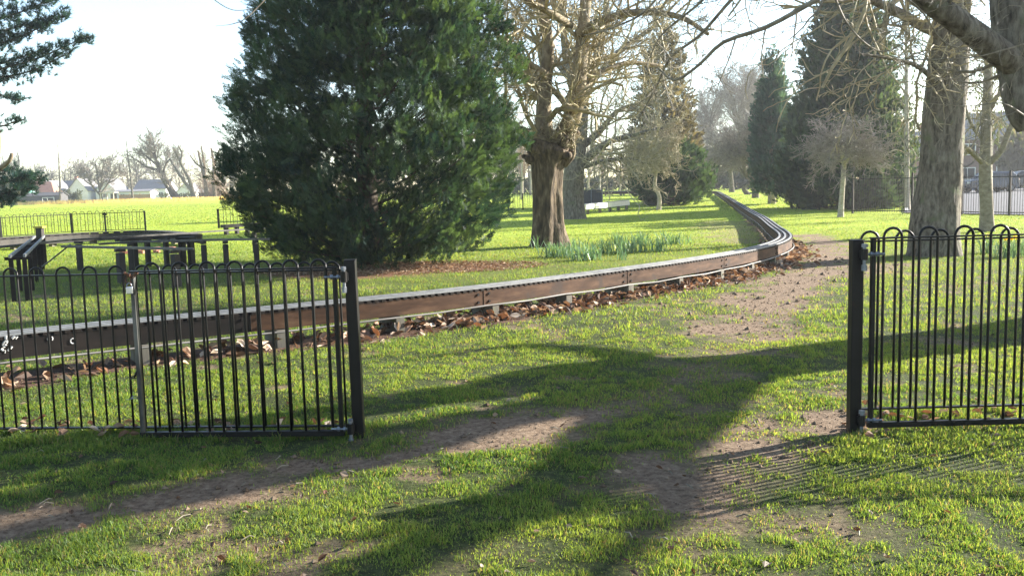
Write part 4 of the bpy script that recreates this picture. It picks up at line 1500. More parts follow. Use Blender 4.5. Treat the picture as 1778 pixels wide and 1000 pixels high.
def mop(w, h, k, c, up0=0.35, droop=0.0):
    def f(gt, gb, rd, b, tp, r):
        for i in range(k):
            a = 2 * pi * i / k + rd.u(-0.3, 0.3)
            e = np.array((cos(a) * w * rd.u(0.35, 0.6), sin(a) * w * rd.u(0.35, 0.6), h * rd.u(0.15, 0.75)))
            ln = limb(gt, [tp - (0, 0, 0.1), tp + e * (0.5, 0.5, 0.62), tp + e], r * 0.55, r * 0.16, 6, 9)
            sprout(gb, rd, ln, r * 0.4, r * 0.12, 9, w * 0.62, c, 0.2, up0, lev=0)
    return f


MOPC = dict(BROOM, n=(5, 4, 4), wob=(0.25, 0.3, 0.34), trop=(-0.04, -0.03, 0.0), rmin=0.016, kids=((6, 8), (6, 8)), lr=(0.5, 0.55))
lawn_tree(1459, 377, (1466, 280), 0.145, 'small bare mushroom-crowned tree in front of the big dark evergreen', mop(2.7, 1.9, 9, MOPC, 0.05), 51, M['bark_pale'], M['twig_grey'])
CURL = dict(BROOM, n=(6, 6, 5), wob=(0.42, 0.5, 0.55), trop=(-0.05, -0.05, 0.06), rmin=0.024, kids=((6, 8), (5, 7)), lr=(0.55, 0.5))
lawn_tree(1143, 365, (1139, 300), 0.15, 'small bare tree with twisted golden twigs and a crooked thin trunk', mop(2.6, 4.6, 11, CURL, 0.2), 52, M['bark_pale'], M['twig'], wig=0.12)
FAR = dict(BROOM, rmin=0.032, n=(5, 4, 3))
lawn_tree(1340, 354, (1338, 332), 0.34, 'x', mop(0.4, 0.5, 3, FAR), 53, M['bark_pale'], M['bark_dark']) if False else None
lawn_tree(1312, 344, (1311, 300), 0.32, 'bare round-headed tree beside the track left of the blue conifer, nearest of its row', mop(4.0, 5.0, 9, FAR), 54, M['bark_grey'], M['twig_grey'], 'bare_tree', 'row of bare trees along the far track')
lawn_tree(1302, 338, (1296, 305), 0.26, 'bare tree with a forked pale trunk second in the row along the far track', mop(4.2, 4.6, 9, FAR), 55, M['bark_grey'], M['twig_grey'], 'bare_tree', 'row of bare trees along the far track', wig=-0.5)
lawn_tree(1271, 334, (1268, 298), 0.34, 'bare tree standing alone right beside the far end of the track', mop(5.0, 5.0, 9, FAR), 56, M['bark_grey'], M['twig_grey'], 'bare_tree', 'row of bare trees along the far track')
lawn_tree(1285, 328, (1283, 230), 0.36, 'tall bare tree with feathery crown behind the row along the far track', mop(7.0, 13.0, 11, dict(FAR, rmin=0.03)), 57, M['bark_grey'], M['twig_grey'], 'bare_tree', 'row of bare trees along the far track')
lawn_tree(1225, 328, (1228, 240), 0.36, 'tall bare tree rising behind the mid conifer', mop(6.0, 12.0, 10, dict(FAR, rmin=0.03)), 58, M['bark_grey'], M['twig_grey'], 'bare_tree', 'row of bare trees along the far track')
lawn_tree(1330, 326, (1322, 210), 0.36, 'tall bare tree with feathery crown half hidden by the blue conifer', mop(6.5, 12.0, 10, dict(FAR, rmin=0.03)), 59, M['bark_grey'], M['twig_grey'], 'bare_tree', 'row of bare trees along the far track')


# ------------------------------------------------------------------ evergreens
def spray_template(rng, k=8, spread=0.42, narrow=0.10):
    """a flat feathery frond of narrow leaflets, one unit long along +Z"""
    V, F = [], []
    for i in range(k):
        t = (i + 0.5) / k
        for s in (-1, 1):
            L = 0.42 * (1 - 0.55 * t)
            a = 0.62 + rng.normal(0, 0.12)
            d = np.array((s * sin(a), rng.normal(0, 0.22), cos(a)))
            p = np.array((0, 0, t * 0.86))
            w = np.array((cos(a), 0, -s * sin(a))) * narrow * 0.5 * s
            o = len(V)
            V += [p, p + d * L * 0.45 + w, p + d * L, p + d * L * 0.45 - w]
            F.append((o, o + 1, o + 2, o + 3))
    o = len(V)
    V += [np.array((0, 0, 0.7)), np.array((narrow * 0.5, 0, 0.85)), np.array((0, 0, 1.05)), np.array((-narrow * 0.5, 0, 0.85))]
    F.append((o, o + 1, o + 2, o + 3))
    V += [np.array((-0.012, 0, 0)), np.array((0.012, 0, 0)), np.array((0.006, 0, 0.9)), np.array((-0.006, 0, 0.9))]
    F.append((o + 4, o + 5, o + 6, o + 7))
    return np.array(V), np.array(F)


def place(tmpl, pos, dirs, size, roll, cols):
    """copies of a template, each turned along its own direction"""
    V0, F0 = tmpl
    n = len(pos)
    z = dirs / np.linalg.norm(dirs, axis=1, keepdims=True)
    ref = np.stack((np.cos(roll), np.sin(roll), 0.2 * np.ones(n)), 1)
    x = np.cross(ref, z)
    x /= np.maximum(1e-6, np.linalg.norm(x, axis=1, keepdims=True))
    y = np.cross(z, x)
    V = pos[:, None, :] + size[:, None, None] * (V0[None, :, 0:1] * x[:, None, :] + V0[None, :, 1:2] * y[:, None, :] + V0[None, :, 2:3] * z[:, None, :])
    F = (F0[None] + (np.arange(n) * len(V0))[:, None, None]).reshape(-1, F0.shape[1])
    return V.reshape(-1, 3), F, np.repeat(cols, len(V0), 0)


def conifer(name, label, base, prof, n_clump, per, size, cA, cB, seed, up=0.75, lump=0.35, group=None, trunk_r=0.3, gap=0.0, cut=None, flat=1.0, tilt=(0, 0), k=7, narrow=0.12, bark='bark_dark', bare=0.0, brown=0.0):
    rng = np.random.default_rng(seed)
    t = thing(name, label, 'tree', base, group)
    hs, rs = np.array([p[0] for p in prof]), np.array([p[1] for p in prof])
    H = hs[-1]
    hh = np.linspace(hs[0], H, 400)
    wgt = np.interp(hh, hs, rs) + 0.12
    h = rng.choice(hh, n_clump, p=wgt / wgt.sum()) + rng.normal(0, H / 400, n_clump)
    az = rng.uniform(0, 2 * pi, n_clump)
    r = np.interp(h, hs, rs)
    irr = 1 + lump * (fbm(az * 1.9 + 7 * seed, h * 0.9, 1.0, seed, 3) - 0.5) * 2 * 0.6
    fr = np.sqrt(rng.uniform(0.05, 1.0, n_clump)) * irr
    out = np.stack((np.cos(az), np.sin(az) * flat, np.zeros(n_clump)), 1)
    ctr = out * (r * fr)[:, None] + np.stack((tilt[0] * h, tilt[1] * h, h), 1)
    if cut is not None:
        ok = cut(ctr, rng)
        ctr, out, r, fr, h = ctr[ok], out[ok], r[ok], fr[ok], h[ok]
    m = len(ctr)
    cj = np.clip(rng.normal(0.45, 0.3, m), 0, 1)
    ccol = cA + (cB - cA) * cj[:, None]
    br = rng.random(m) < brown
    ccol[br] = np.array((0.075, 0.05, 0.028))
    cd = out * 0.7 + np.array((0, 0, up))
    cd += rng.normal(0, 0.28, (m, 3))
    P_ = np.repeat(ctr, per, 0) + np.clip(rng.normal(0, 1, (m * per, 3)), -1.5, 1.5) * np.array((1, 1, 0.9)) * size * 0.62
    Dr = np.repeat(cd, per, 0) + rng.normal(0, 0.42, (m * per, 3))
    S = size * rng.uniform(0.6, 1.35, m * per)
    C = np.repeat(ccol, per, 0) * rng.uniform(0.7, 1.35, (m * per, 1))
    T = [spray_template(rng, k, 0.42, narrow) for _ in range(3)]
    g = Geo()
    w = rng.integers(0, 3, m * per)
    for q in range(3):
        s = w == q
        V, F, cc = place(T[q], P_[s] + np.asarray(base), Dr[s], S[s], rng.uniform(0, 6.28, s.sum()), C[s])
        g.raw(V, F, cc)
    gt = Geo()
    gt.tube(smooth_line(np.array([np.asarray(base) - (0, 0, 0.3), np.asarray(base) + (0, 0, H * 0.4), np.asarray(base) + (tilt[0] * H, tilt[1] * H, H * 0.93)]), 14), np.linspace(trunk_r, 0.03, 14), 12)
    gt.build('trunk', M[bark], t, True)
    # boughs that carry the sprays, seen through the gaps
    gbh = Geo()
    idx = rng.choice(m, min(m, 150), replace=False)
    for i in idx:
        e = ctr[i] + np.asarray(base)
        s0 = np.asarray(base) + np.array((tilt[0] * h[i], tilt[1] * h[i], max(0.3, h[i] - 0.45 * np.linalg.norm(ctr[i][:2]))))
        gbh.tube(smooth_line(np.array([s0, s0 * 0.5 + e * 0.5 - (0, 0, 0.12), e]), 7), np.linspace(0.035, 0.01, 7) * (0.6 + trunk_r), 5, caps=False)
    gbh.build('boughs', M['bark_dark'], t)
    g.build('crown', M['needle'], t, cols=True)
    return t


c1 = P(646, 459)
cA, cB = np.array((0.010, 0.029, 0.026)), np.array((0.045, 0.084, 0.036))


def cut1(c, rng):
    """open places in the big conifer's lower right side"""
    hole = np.hypot((c[:, 0] - 1.0) / 1.1, (c[:, 2] - 1.55) / 0.62) < 1
    hole2 = np.hypot((c[:, 0] + 0.1) / 0.5, (c[:, 2] - 0.9) / 0.55) < 1
    hole3 = np.hypot((c[:, 0] - 0.2) / 1.4, (c[:, 2] - 3.6) / 0.5) < 1
    u = rng.random(len(c))
    return ~((hole & (u < 0.5)) | (hole2 & (u < 0.0)) | (hole3 & (u < 0.4)))


conifer('conifer', 'huge broad dark green conifer with feathery sprays in front of the field', c1,
        [(0.15, 1.8), (0.6, 2.65), (1.2, 3.1), (2.2, 3.4), (3.3, 3.4), (4.6, 3.05), (5.5, 2.8), (6.5, 2.45), (8.2, 1.8), (9.9, 1.0), (11.6, 0.1)], 2500, 25, 0.225, cA, cB, 61, up=0.85, k=10, narrow=0.055, tilt=(0.062, 0), lump=0.3, trunk_r=0.28, cut=cut1, brown=0.0)
c2 = P(1165, 356)
conifer('conifer', 'low rounded dark evergreen behind the small golden-twigged tree', c2,
        [(0.1, 1.7), (0.8, 2.75), (2.2, 2.95), (3.4, 2.5), (4.3, 1.3), (4.8, 0.1)], 520, 12, 0.42, np.array((0.016, 0.038, 0.028)), np.array((0.042, 0.078, 0.036)), 62, up=0.9, lump=0.2, trunk_r=0.3, group='dense conifers beyond the curve')
conifer('conifer', 'tall conical tan-brown thin-leaved conifer rising over the low rounded evergreen', c2 + (0.1, 3.6, 0.1),
        [(0.5, 1.4), (2.0, 2.5), (5, 2.6), (8, 2.1), (11, 1.3), (13.6, 0.15)], 620, 8, 0.55, np.array((0.055, 0.055, 0.038)), np.array((0.115, 0.105, 0.07)), 65, up=0.7, lump=0.25, trunk_r=0.3, group='dense conifers beyond the curve')
c3 = P(1466, 361)
conifer('conifer', 'very large dense dark evergreen right of the far track', c3,
        [(0.0, 2.9), (0.9, 3.9), (2.6, 3.9), (4.5, 3.35), (7, 2.7), (10, 1.9), (13, 0.9), (15.2, 0.1)], 1700, 11, 0.5, np.array((0.014, 0.032, 0.025)), np.array((0.042, 0.075, 0.038)), 63, up=0.8, lump=0.3, trunk_r=0.35, group='dense conifers beyond the curve')
c4 = P(1340, 354)
conifer('conifer', 'slim blue-green conifer on a bare pale trunk beside the far track', c4,
        [(0.75, 0.9), (1.2, 1.35), (2.8, 1.5), (5, 1.35), (7.5, 0.95), (10.0, 0.35), (10.9, 0.05)], 560, 11, 0.40, np.array((0.024, 0.055, 0.055)), np.array((0.05, 0.10, 0.085)), 64, up=1.0, lump=0.12, trunk_r=0.30, group='dense conifers beyond the curve', bark='bark_pale')


# ---- the pine whose boughs reach in at the left edge
def tuft_template(rng, k=16):
    V, F = [], []
    for i in range(k):
        d = nrm(np.array((rng.normal(0, 0.55), rng.normal(0, 0.55), rng.uniform(0.35, 1.2))))
        w = nrm(np.cross(d, rng.normal(size=3))) * 0.042
        p = np.array((0, 0, rng.uniform(0, 0.25)))
        L = rng.uniform(0.7, 1.0)
        o = len(V)
        V += [p - w, p + w, p + d * L]
        F.append((o, o + 1, o + 2))
    return np.array(V), np.array(F)


rng = np.random.default_rng(5)
bP = P(-42, 430)
dp = bP[1]
t = thing('pine_tree', 'blue-green pine whose needled boughs reach in at the left edge', 'tree', bP)
gt, gb, gn = Geo(), Geo(), Geo()
add_trunk(gt, [bP - (0, 0, 0.2), near(-30, 360, bP), near(-18, 290, bP), near(-14, 230, bP), near(-40, 120, bP), near(-50, -60, bP)], [0.36, 0.31, 0.29, 0.27, 0.22, 0.14], ridge=0.05, seed=71, flare=0.25)
limb(gt, [near(-10, 300, bP), near(8, 287, bP, -0.2), near(17, 278, bP, -0.3), near(21, 266, bP, -0.3)], 0.10, 0.06, 8, 10)
TT = [tuft_template(rng) for _ in range(4)]
boughs = [
    ([(-50, 90), (20, 70), (70, 48), (118, 22)], 90), ([(-50, 40), (10, 30), (60, 12), (100, -8)], 80), ([(-45, 10), (20, -5), (70, -20)], 50), ([(-50, 70), (0, 55), (40, 45), (80, 30)], 60),
    ([(-50, 135), (10, 118), (70, 100), (120, 78), (160, 62)], 85), ([(-40, 140), (20, 132), (70, 118), (118, 92)], 60), ([(-40, 120), (20, 105), (80, 85)], 45),
    ([(-50, 150), (-10, 160), (18, 172), (32, 172)], 30), ([(-50, 225), (0, 220), (25, 212), (45, 206)], 16),
    ([(-30, 320), (20, 315), (50, 312), (78, 312)], 60), ([(-30, 345), (10, 335), (40, 325), (60, 330)], 50), ([(-30, 300), (5, 296), (30, 300), (50, 305)], 40), ([(-30, 352), (0, 350), (30, 345)], 40)]
for pts, k in boughs:
    ln = smooth_line(np.array([near(x, y, bP, rng.normal(0, 0.35)) for x, y in pts]), 14)
    gb.tube(ln, np.linspace(0.05, 0.012, 14), 5, caps=False)
    for q in range(int(k * 1.8)):
        u = rng.uniform(0.12, 1.02)
        i = min(13, int(u * 13))
        c = ln[i] + rng.normal(0, 1, 3) * np.array((0.16, 0.3, 0.15)) * (1.1 - 0.4 * u)
        d = nrm(nrm(ln[-1] - ln[0]) * 0.7 + rng.normal(0, 0.5, 3) + (0, 0, 0.55))
        if rng.random() < 0.5:
            gb.tube([ln[i], (ln[i] + c) / 2 + (0, 0, -0.03), c], [0.014, 0.011, 0.009], 4, caps=False)
        j = rng.integers(0, 4)
        m = 2
        cc = np.array((0.018, 0.046, 0.045)) * rng.uniform(0.6, 1.5)
        V, F, C = place(TT[j], np.array([c, c - d * 0.08]), np.array([d, d + rng.normal(0, 0.2, 3)]), np.array((0.25, 0.22)) * rng.uniform(0.8, 1.25), rng.uniform(0, 6, 2), np.array([cc, cc]))
        gn.raw(V, F, C)
gt.build('trunk', surf('pine_bark', [(0.3, (0.10, 0.075, 0.05)), (0.6, (0.24, 0.185, 0.12)), (0.8, (0.36, 0.29, 0.19))], 5, stretch=(1.5, 1.5, 0.6), rough=0.9, bump=0.8, bscale=9, dist=0.03), t, True)
gb.build('boughs', M['bark_dark'], t)
gn.build('needles', M['needle'], t, cols=True)


# ---- drooping-leaved trees (grey-green hanging leaves) on the right
def hanging(px, py, spots, label, seed, r=0.16, top=(0, 0)):
    rng = np.random.default_rng(seed)
    b = P(px, py)
    t = thing('weeping_tree', label, 'tree', b, 'trees with hanging grey-green leaves')
    gt, gb, gl_ = Geo(), Geo(), Geo()
    tp = near(px + top[0], py + top[1], b)
    add_trunk(gt, [b - (0, 0, 0.2), b * 0.6 + tp * 0.4, tp], [r, r * 0.8, r * 0.35], ridge=0.04, seed=seed, flare=0.2, sides=14, nz=30)
    leaf = (np.array(((0, 0, 0), (0.14, 0.03, 0.45), (0, 0, 1.0), (-0.14, 0.03, 0.45))), np.array([(0, 1, 2, 3)]))
    pos, col = [], []
    for x, y, n in spots:
        e = near(x, y, b, rng.normal(0, 0.8))
        s0 = b * 0.0 + np.array((b[0], b[1], 0)) * 1.0
        u = np.clip((e[2] - 0.2 - b[2]) / (tp[2] - b[2]), 0.3, 0.97)
        s0 = b + (tp - b) * u
        ln = smooth_line(np.array([s0, s0 * 0.5 + e * 0.5 + (0, 0, 0.45), e + (0, 0, 0.3), e - (0, 0, 0.4)]), 12)
        gb.tube(ln, np.linspace(0.04, 0.008, 12), 5, caps=False)
        c0 = np.array((0.085, 0.105, 0.05)) * rng.uniform(0.7, 1.3)
        pos.append(ln[rng.integers(5, 12, n)] + rng.normal(0, 1, (n, 3)) * (0.34, 0.34, 0.42))
        col.append(np.tile(c0, (n, 1)) * rng.uniform(0.6, 1.5, (n, 1)))
    pos, col = np.concatenate(pos), np.concatenate(col)
    d = rng.normal(0, 0.35, pos.shape) + (0, 0, -1.0)
    V, F, C = place(leaf, pos, d, rng.uniform(0.16, 0.30, len(pos)), rng.uniform(0, 6.28, len(pos)), col)
    gl_.raw(V, F, C)
    gt.build('trunk', M['bark_pale'], t, True)
    gb.build('boughs', M['twig'], t)
    gl_.build('leaves', M['leaf'], t, cols=True)


rs = np.random.default_rng(3)
hanging(1575, 365, [(rs.uniform(1535, 1608), rs.uniform(10, 290), 30) for _ in range(46)], 'tree with thin pale trunk and hanging grey-green leaves left of the massive trunk', 81, 0.16, (-2, -330))

hanging(1718, 372, [(rs.uniform(1668, 1790), rs.uniform(60, 250), 26) for _ in range(40)], 'tree with hanging grey-green leaves behind the young pale trunk', 82, 0.14, (4, -330))

# ------------------------------------------------------------------ daffodils
def daffodils(px, py, w, n, label, seed, flowers=0, h=0.42):
    rng = np.random.default_rng(seed)
    b = P(px, py)
    t = thing('daffodil_clump', label, 'plant', b, 'daffodil clumps in the grass')
    pos = np.stack((rng.normal(0, w / 2.4, n), rng.normal(0, w / 3.2, n), np.zeros(n)), 1) + b
    pos[:, 2] = G(pos[:, 0], pos[:, 1]) - 0.02
    g = Geo()
    for p in pos:
        a = rng.uniform(0, 6.28)
        L = h * rng.uniform(0.65, 1.2)
        ln = rng.uniform(0.05, 0.6)
        d = np.array((cos(a) * ln, sin(a) * ln, 1.0))
        s = np.array((-sin(a), cos(a), 0)) * 0.011
        m_, e = p + d * L * 0.55, p + d * L * 0.9 + np.array((cos(a), sin(a), -0.3)) * L * ln * 0.5
        c = np.array((0.13, 0.22, 0.125)) * rng.uniform(0.7, 1.35)
        g.raw([p - s, p + s, m_ + s * 1.2, m_ - s * 1.2, e + s * 0.4, e - s * 0.4], [(0, 1, 2, 3), (3, 2, 4, 5)], np.tile(c, (6, 1)))
    g.build('leaves', M['leaf'], t, cols=True)
    for k in range(flowers):
        p = pos[rng.integers(0, n)]
        top = p + np.array((rng.normal(0, 0.04), rng.normal(0, 0.04), h * rng.uniform(0.9, 1.15)))
        g = Geo()
        c = np.tile(np.array((0.72, 0.56, 0.03)), (1, 1))
        ax = nrm(np.array((rng.normal(-0.2, 0.5), -0.8, rng.normal(0.1, 0.2))))
        u = nrm(np.cross(ax, (0, 0, 1)))
        v = np.cross(ax, u)
        for q in range(6):
            a = q * pi / 3
            d = u * cos(a) + v * sin(a)
            s = (-u * sin(a) + v * cos(a)) * 0.016
            g.raw([top, top + d * 0.025 + s, top + d * 0.05, top + d * 0.025 - s], [(0, 1, 2, 3)], np.tile(c, (4, 1)))
        ring = [(u * cos(a) + v * sin(a)) for a in np.arange(7) * 2 * pi / 7]
        V = [top + r_ * 0.012 for r_ in ring] + [top + ax * 0.035 + r_ * 0.02 for r_ in ring]
        g.raw(V, [(i, (i + 1) % 7, 7 + (i + 1) % 7, 7 + i) for i in range(7)], np.tile(np.array((0.75, 0.42, 0.01)), (14, 1)))
        g.build('flower', M['petal'], t, cols=True)
        g = Geo()
        g.tube([p, (p + top) / 2 + (0.01, 0, 0), top], 0.005, 4)
        g.build('stem', surf('stem_green', [(0.3, (0.06, 0.13, 0.04)), (0.7, (0.09, 0.18, 0.06))], 5) if 'stem' not in M else M['stem'], t)


M['stem'] = surf('stem_green', [(0.3, (0.06, 0.13, 0.04)), (0.7, (0.09, 0.18, 0.06))], 5)
for i, (x, y, w, n, lab) in enumerate([
    (968, 446, 0.55, 95, 'daffodil clump nearest the foot of the brown pollard trunk'),
    (1020, 452, 0.5, 85, 'daffodil clump nearest the camera on the lawn before the brown pollard'),
    (1000, 436, 0.3, 30, 'small daffodil clump just behind the nearest one by the pollard'),
    (1046, 440, 0.4, 55, 'thin daffodil clump linking the two bigger groups'),
    (1072, 424, 0.35, 45, 'daffodil clump farthest back in the middle of the row'),
    (1096, 438, 0.55, 95, 'broad daffodil clump in the middle of the row'),
    (1112, 424, 0.4, 60, 'tall daffodil clump behind the broad middle one'),
    (1140, 436, 0.45, 55, 'low daffodil clump right of the broad middle one'),
    (1168, 424, 0.45, 70, 'rightmost daffodil clump of the row on the lawn'),
    (1080, 452, 0.2, 14, 'tiny daffodil sprout in front of the broad middle clump'),
    (930, 432, 0.15, 10, 'tiny daffodil sprout left of the pollard trunk foot')]):
    daffodils(x, y, w, n, lab, 100 + i)
for i, (x, y, w, n, f, lab) in enumerate([
    (1722, 440, 0.35, 45, 1, 'daffodil clump behind the right railing at the young tree foot'),
    (1750, 447, 0.45, 70, 5, 'daffodil clump with several yellow flowers behind the right railing'),
    (1790, 440, 0.4, 50, 2, 'daffodil clump at the right edge of the picture behind the railing'),
    (1590, 396, 0.2, 14, 0, 'sparse daffodil sprouts left of the massive trunk')]):
    daffodils(x, y, w, n, lab, 130 + i, f)

# ------------------------------------------------------------------ middle distance: white-sided track, dark cage, low beam
def low_track(label, pts, h, mat, name='raised_railway', sup=1.6, w=0.45):
    p = [P(*q) for q in pts]
    t = thing(name, label, 'railway', p[0])
    g = Geo()
    for a, b in zip(p[:-1], p[1:]):
        g.beam(a + (0, 0, h - 0.16), b + (0, 0, h - 0.16), w, 0.30)
    g.build('side_board', mat, t)
    g = Geo()
    for a, b in zip(p[:-1], p[1:]):
        g.beam(a + (0, 0, h + 0.005), b + (0, 0, h + 0.005), w - 0.1, 0.03)
    g.build('rail', M['alu'], t)
    L = sum(np.linalg.norm(b - a) for a, b in zip(p[:-1], p[1:]))
    q, _ = resample(np.array(p), sup)
    for c in q:
        g = Geo()
        g.box(c + (0, 0, (h - 0.3) / 2 - 0.05), (0.16, w - 0.08, h - 0.28 + 0.1))
        g.build('support_block', M['weathered'], t)
    return t


low_track('white-sided raised track section in the sun behind the grey trunk', [(985, 374), (1012, 373), (1050, 369), (1088, 364)], 0.62, M['white_board'])
low_track('long low dark track beam crossing the far lawn behind the dark cage', [(1000, 341), (1060, 339.5), (1112, 338.5), (1165, 337.5)], 0.5, M['tar_post'], sup=3)
a, b = P(1008, 360), P(1046, 359)
t = thing('cage', 'dark mesh-sided storage cage behind the grey trunk', 'cage', a)
dx = nrm((b - a)[:2])
L = float(np.linalg.norm((b - a)[:2]))
cm = (a + b) / 2
ang = math.atan2(dx[1], dx[0])
M['dark_mesh'] = surf('dark_mesh_sheet', [(0.3, (0.03, 0.03, 0.035)), (0.7, (0.06, 0.06, 0.07))], 12, rough=0.6)
back = np.array((-dx[1], dx[0], 0)) * 2.2
for nm, c, s, r0 in (('side_panel', cm, (L, 0.03, 1.15), ang), ('side_panel', cm + back, (L, 0.03, 1.15), ang), ('end_panel', a + back / 2, (0.03, 2.2, 1.15), ang), ('end_panel', b + back / 2, (0.03, 2.2, 1.15), ang)):
    g = Geo()
    g.box(c + (0, 0, 0.68), s, rz=r0)
    g.build(nm, M['dark_mesh'], t)
g = Geo()
for e in (a, cm, b):
    g.tube([e + (0, -0.04, -0.1), e + (0, -0.04, 1.32)], 0.035, 6)
for z in (0.12, 1.3):
    g.beam(a + (0, -0.04, z), b + (0, -0.04, z), 0.05, 0.05)
g.build('frame', M['zinc'], t)

# ------------------------------------------------------------------ railings, car and house on the right
RQ = [D(x, 360, d) for x, d in ((1480, 46.5), (1583, 44.5), (1669, 42.5), (1752, 40.6), (1860, 38.4))]
RQ = [gp(q[0], q[1]) for q in RQ]
lab = ['tall dark upright-bar railing left of the massive trunk', 'tall dark upright-bar railing hidden behind the massive trunk', 'tall dark upright-bar railing in front of the parked car', 'tall dark upright-bar railing running out of the right edge']
for i in range(4):
    a, b = RQ[i], RQ[i + 1]
    d = nrm((b - a)[:2])
    L = float(np.linalg.norm((b - a)[:2]))
    t = thing('railing', lab[i], 'railing', a, 'tall railings along the tarmac', math.atan2(d[1], d[0]))
    sl_ = (b[2] - a[2]) / L
    for z in (0.15, 1.78):
        g = Geo()
        g.beam((0, 0, z), (L, 0, z + sl_ * L), 0.03, 0.045)
        lbuild(g, 'cross_rail', M['black'], t)
    bm = Geo().tube([(0, 0, 0.06), (0, 0, 1.92)], 0.011, 5).mesh('bar')
    nb = int(L / 0.115)
    for k in range(1, nb):
        x = k * L / nb
        link('bar', bm, M['black'], t, (x, 0, sl_ * x))
    for x in ((0,) if i < 3 else (0, L)):
        g = Geo()
        g.box((x, 0.03, 0.95 + sl_ * x), (0.09, 0.09, 2.2))
        lbuild(g, 'post', M['black'], t)


def suv(base, rz, label, paint):
    t = thing('parked_car', label, 'car', base, None, rz)
    pr = [(-2.25, 0.42), (-2.3, 0.75), (-2.22, 1.02), (-1.15, 1.12), (-0.55, 1.68), (0.2, 1.78), (1.75, 1.74), (2.15, 1.2), (2.28, 1.0), (2.3, 0.5), (2.2, 0.36), (-2.1, 0.36)]
    n = len(pr)

    def yw(z):
        return 0.90 if z < 1.15 else 0.90 - (z - 1.15) * 0.33

    V = [(x, -yw(z), z) for x, z in pr] + [(x, yw(z), z) for x, z in pr]
    g = Geo()
    g.raw(V, [(i, (i + 1) % n, n + (i + 1) % n, n + i) for i in range(n)])
    g.FN.append(np.array([list(range(n))[::-1]]))
    g.FN.append(np.array([list(range(n, 2 * n))]))
    bevel(lbuild(g, 'body', paint, t), 0.06, 3)
    gl_ = surf('car_glass', [(0.4, (0.02, 0.025, 0.03)), (0.6, (0.03, 0.035, 0.04))], 3, rough=0.08, spec=0.6)
    for s in (-1, 1):
        for x0, x1, x2, x3 in ((-0.78, 0.22, 0.22, -0.45), (0.32, 1.15, 1.15, 0.32), (1.25, 1.95, 1.68, 1.25)):
            g = Geo()
            y0, y1 = s * (yw(1.17) + 0.012), s * (yw(1.6) + 0.012)
            g.raw([(x0, y0, 1.17), (x1, y0, 1.17), (x2, y1, 1.6), (x3, y1, 1.6)], [(0, 1, 2, 3)])
            lbuild(g, 'window', gl_, t)
        for x in (-1.42, 1.42):
            g = Geo()
            g.tube([(x, s * 0.70, 0.36), (x, s * 0.93, 0.36)], 0.36, 20)
            w = lbuild(g, 'wheel', surf('tyre', [(0.4, (0.012, 0.012, 0.012)), (0.6, (0.02, 0.02, 0.02))], 5, rough=0.9), t)
            g = Geo()
            g.tube([(x, s * 0.925, 0.36), (x, s * 0.94, 0.36)], 0.23, 16)
            lbuild(g, 'rim', M['zinc'], w)
        g = Geo()
        g.box((-2.25, s * 0.62, 0.86), (0.12, 0.4, 0.16))
        lbuild(g, 'headlight', M['white_board'], t)
        g = Geo()
        g.box((2.25, s * 0.72, 1.0), (0.1, 0.22, 0.3))
        lbuild(g, 'tail_light', M['brick'], t)
        g = Geo()
        g.box((-0.72, s * 1.0, 1.18), (0.12, 0.18, 0.14))
        lbuild(g, 'wing_mirror', paint, t)
    g = Geo()
    g.raw([(-1.1, -0.78, 1.16), (-1.1, 0.78, 1.16), (-0.6, 0.66, 1.64), (-0.6, -0.66, 1.64)], [(0, 1, 2, 3)])
    g.V[-1] = g.V[-1] + np.array((-0.03, 0, 0.02))
    lbuild(g, 'windscreen', gl_, t)
    return t


cp_ = P(1716, 335)
suv(cp_ + (0, 0, 0.05), 0.12, 'dark blue off-road car parked on the tarmac behind the tall railing', surf('dark_blue_paint', [(0.4, (0.02, 0.026, 0.045)), (0.6, (0.026, 0.032, 0.055))], 3, rough=0.25, spec=0.6))
cq = P(1775, 331)
suv(cq + (0, 0, 0.05), -0.05, 'dark grey car parked at the right edge of the picture beyond the tall railing', surf('dark_grey_paint', [(0.4, (0.03, 0.03, 0.032)), (0.6, (0.04, 0.04, 0.042))], 3, rough=0.3, spec=0.6))


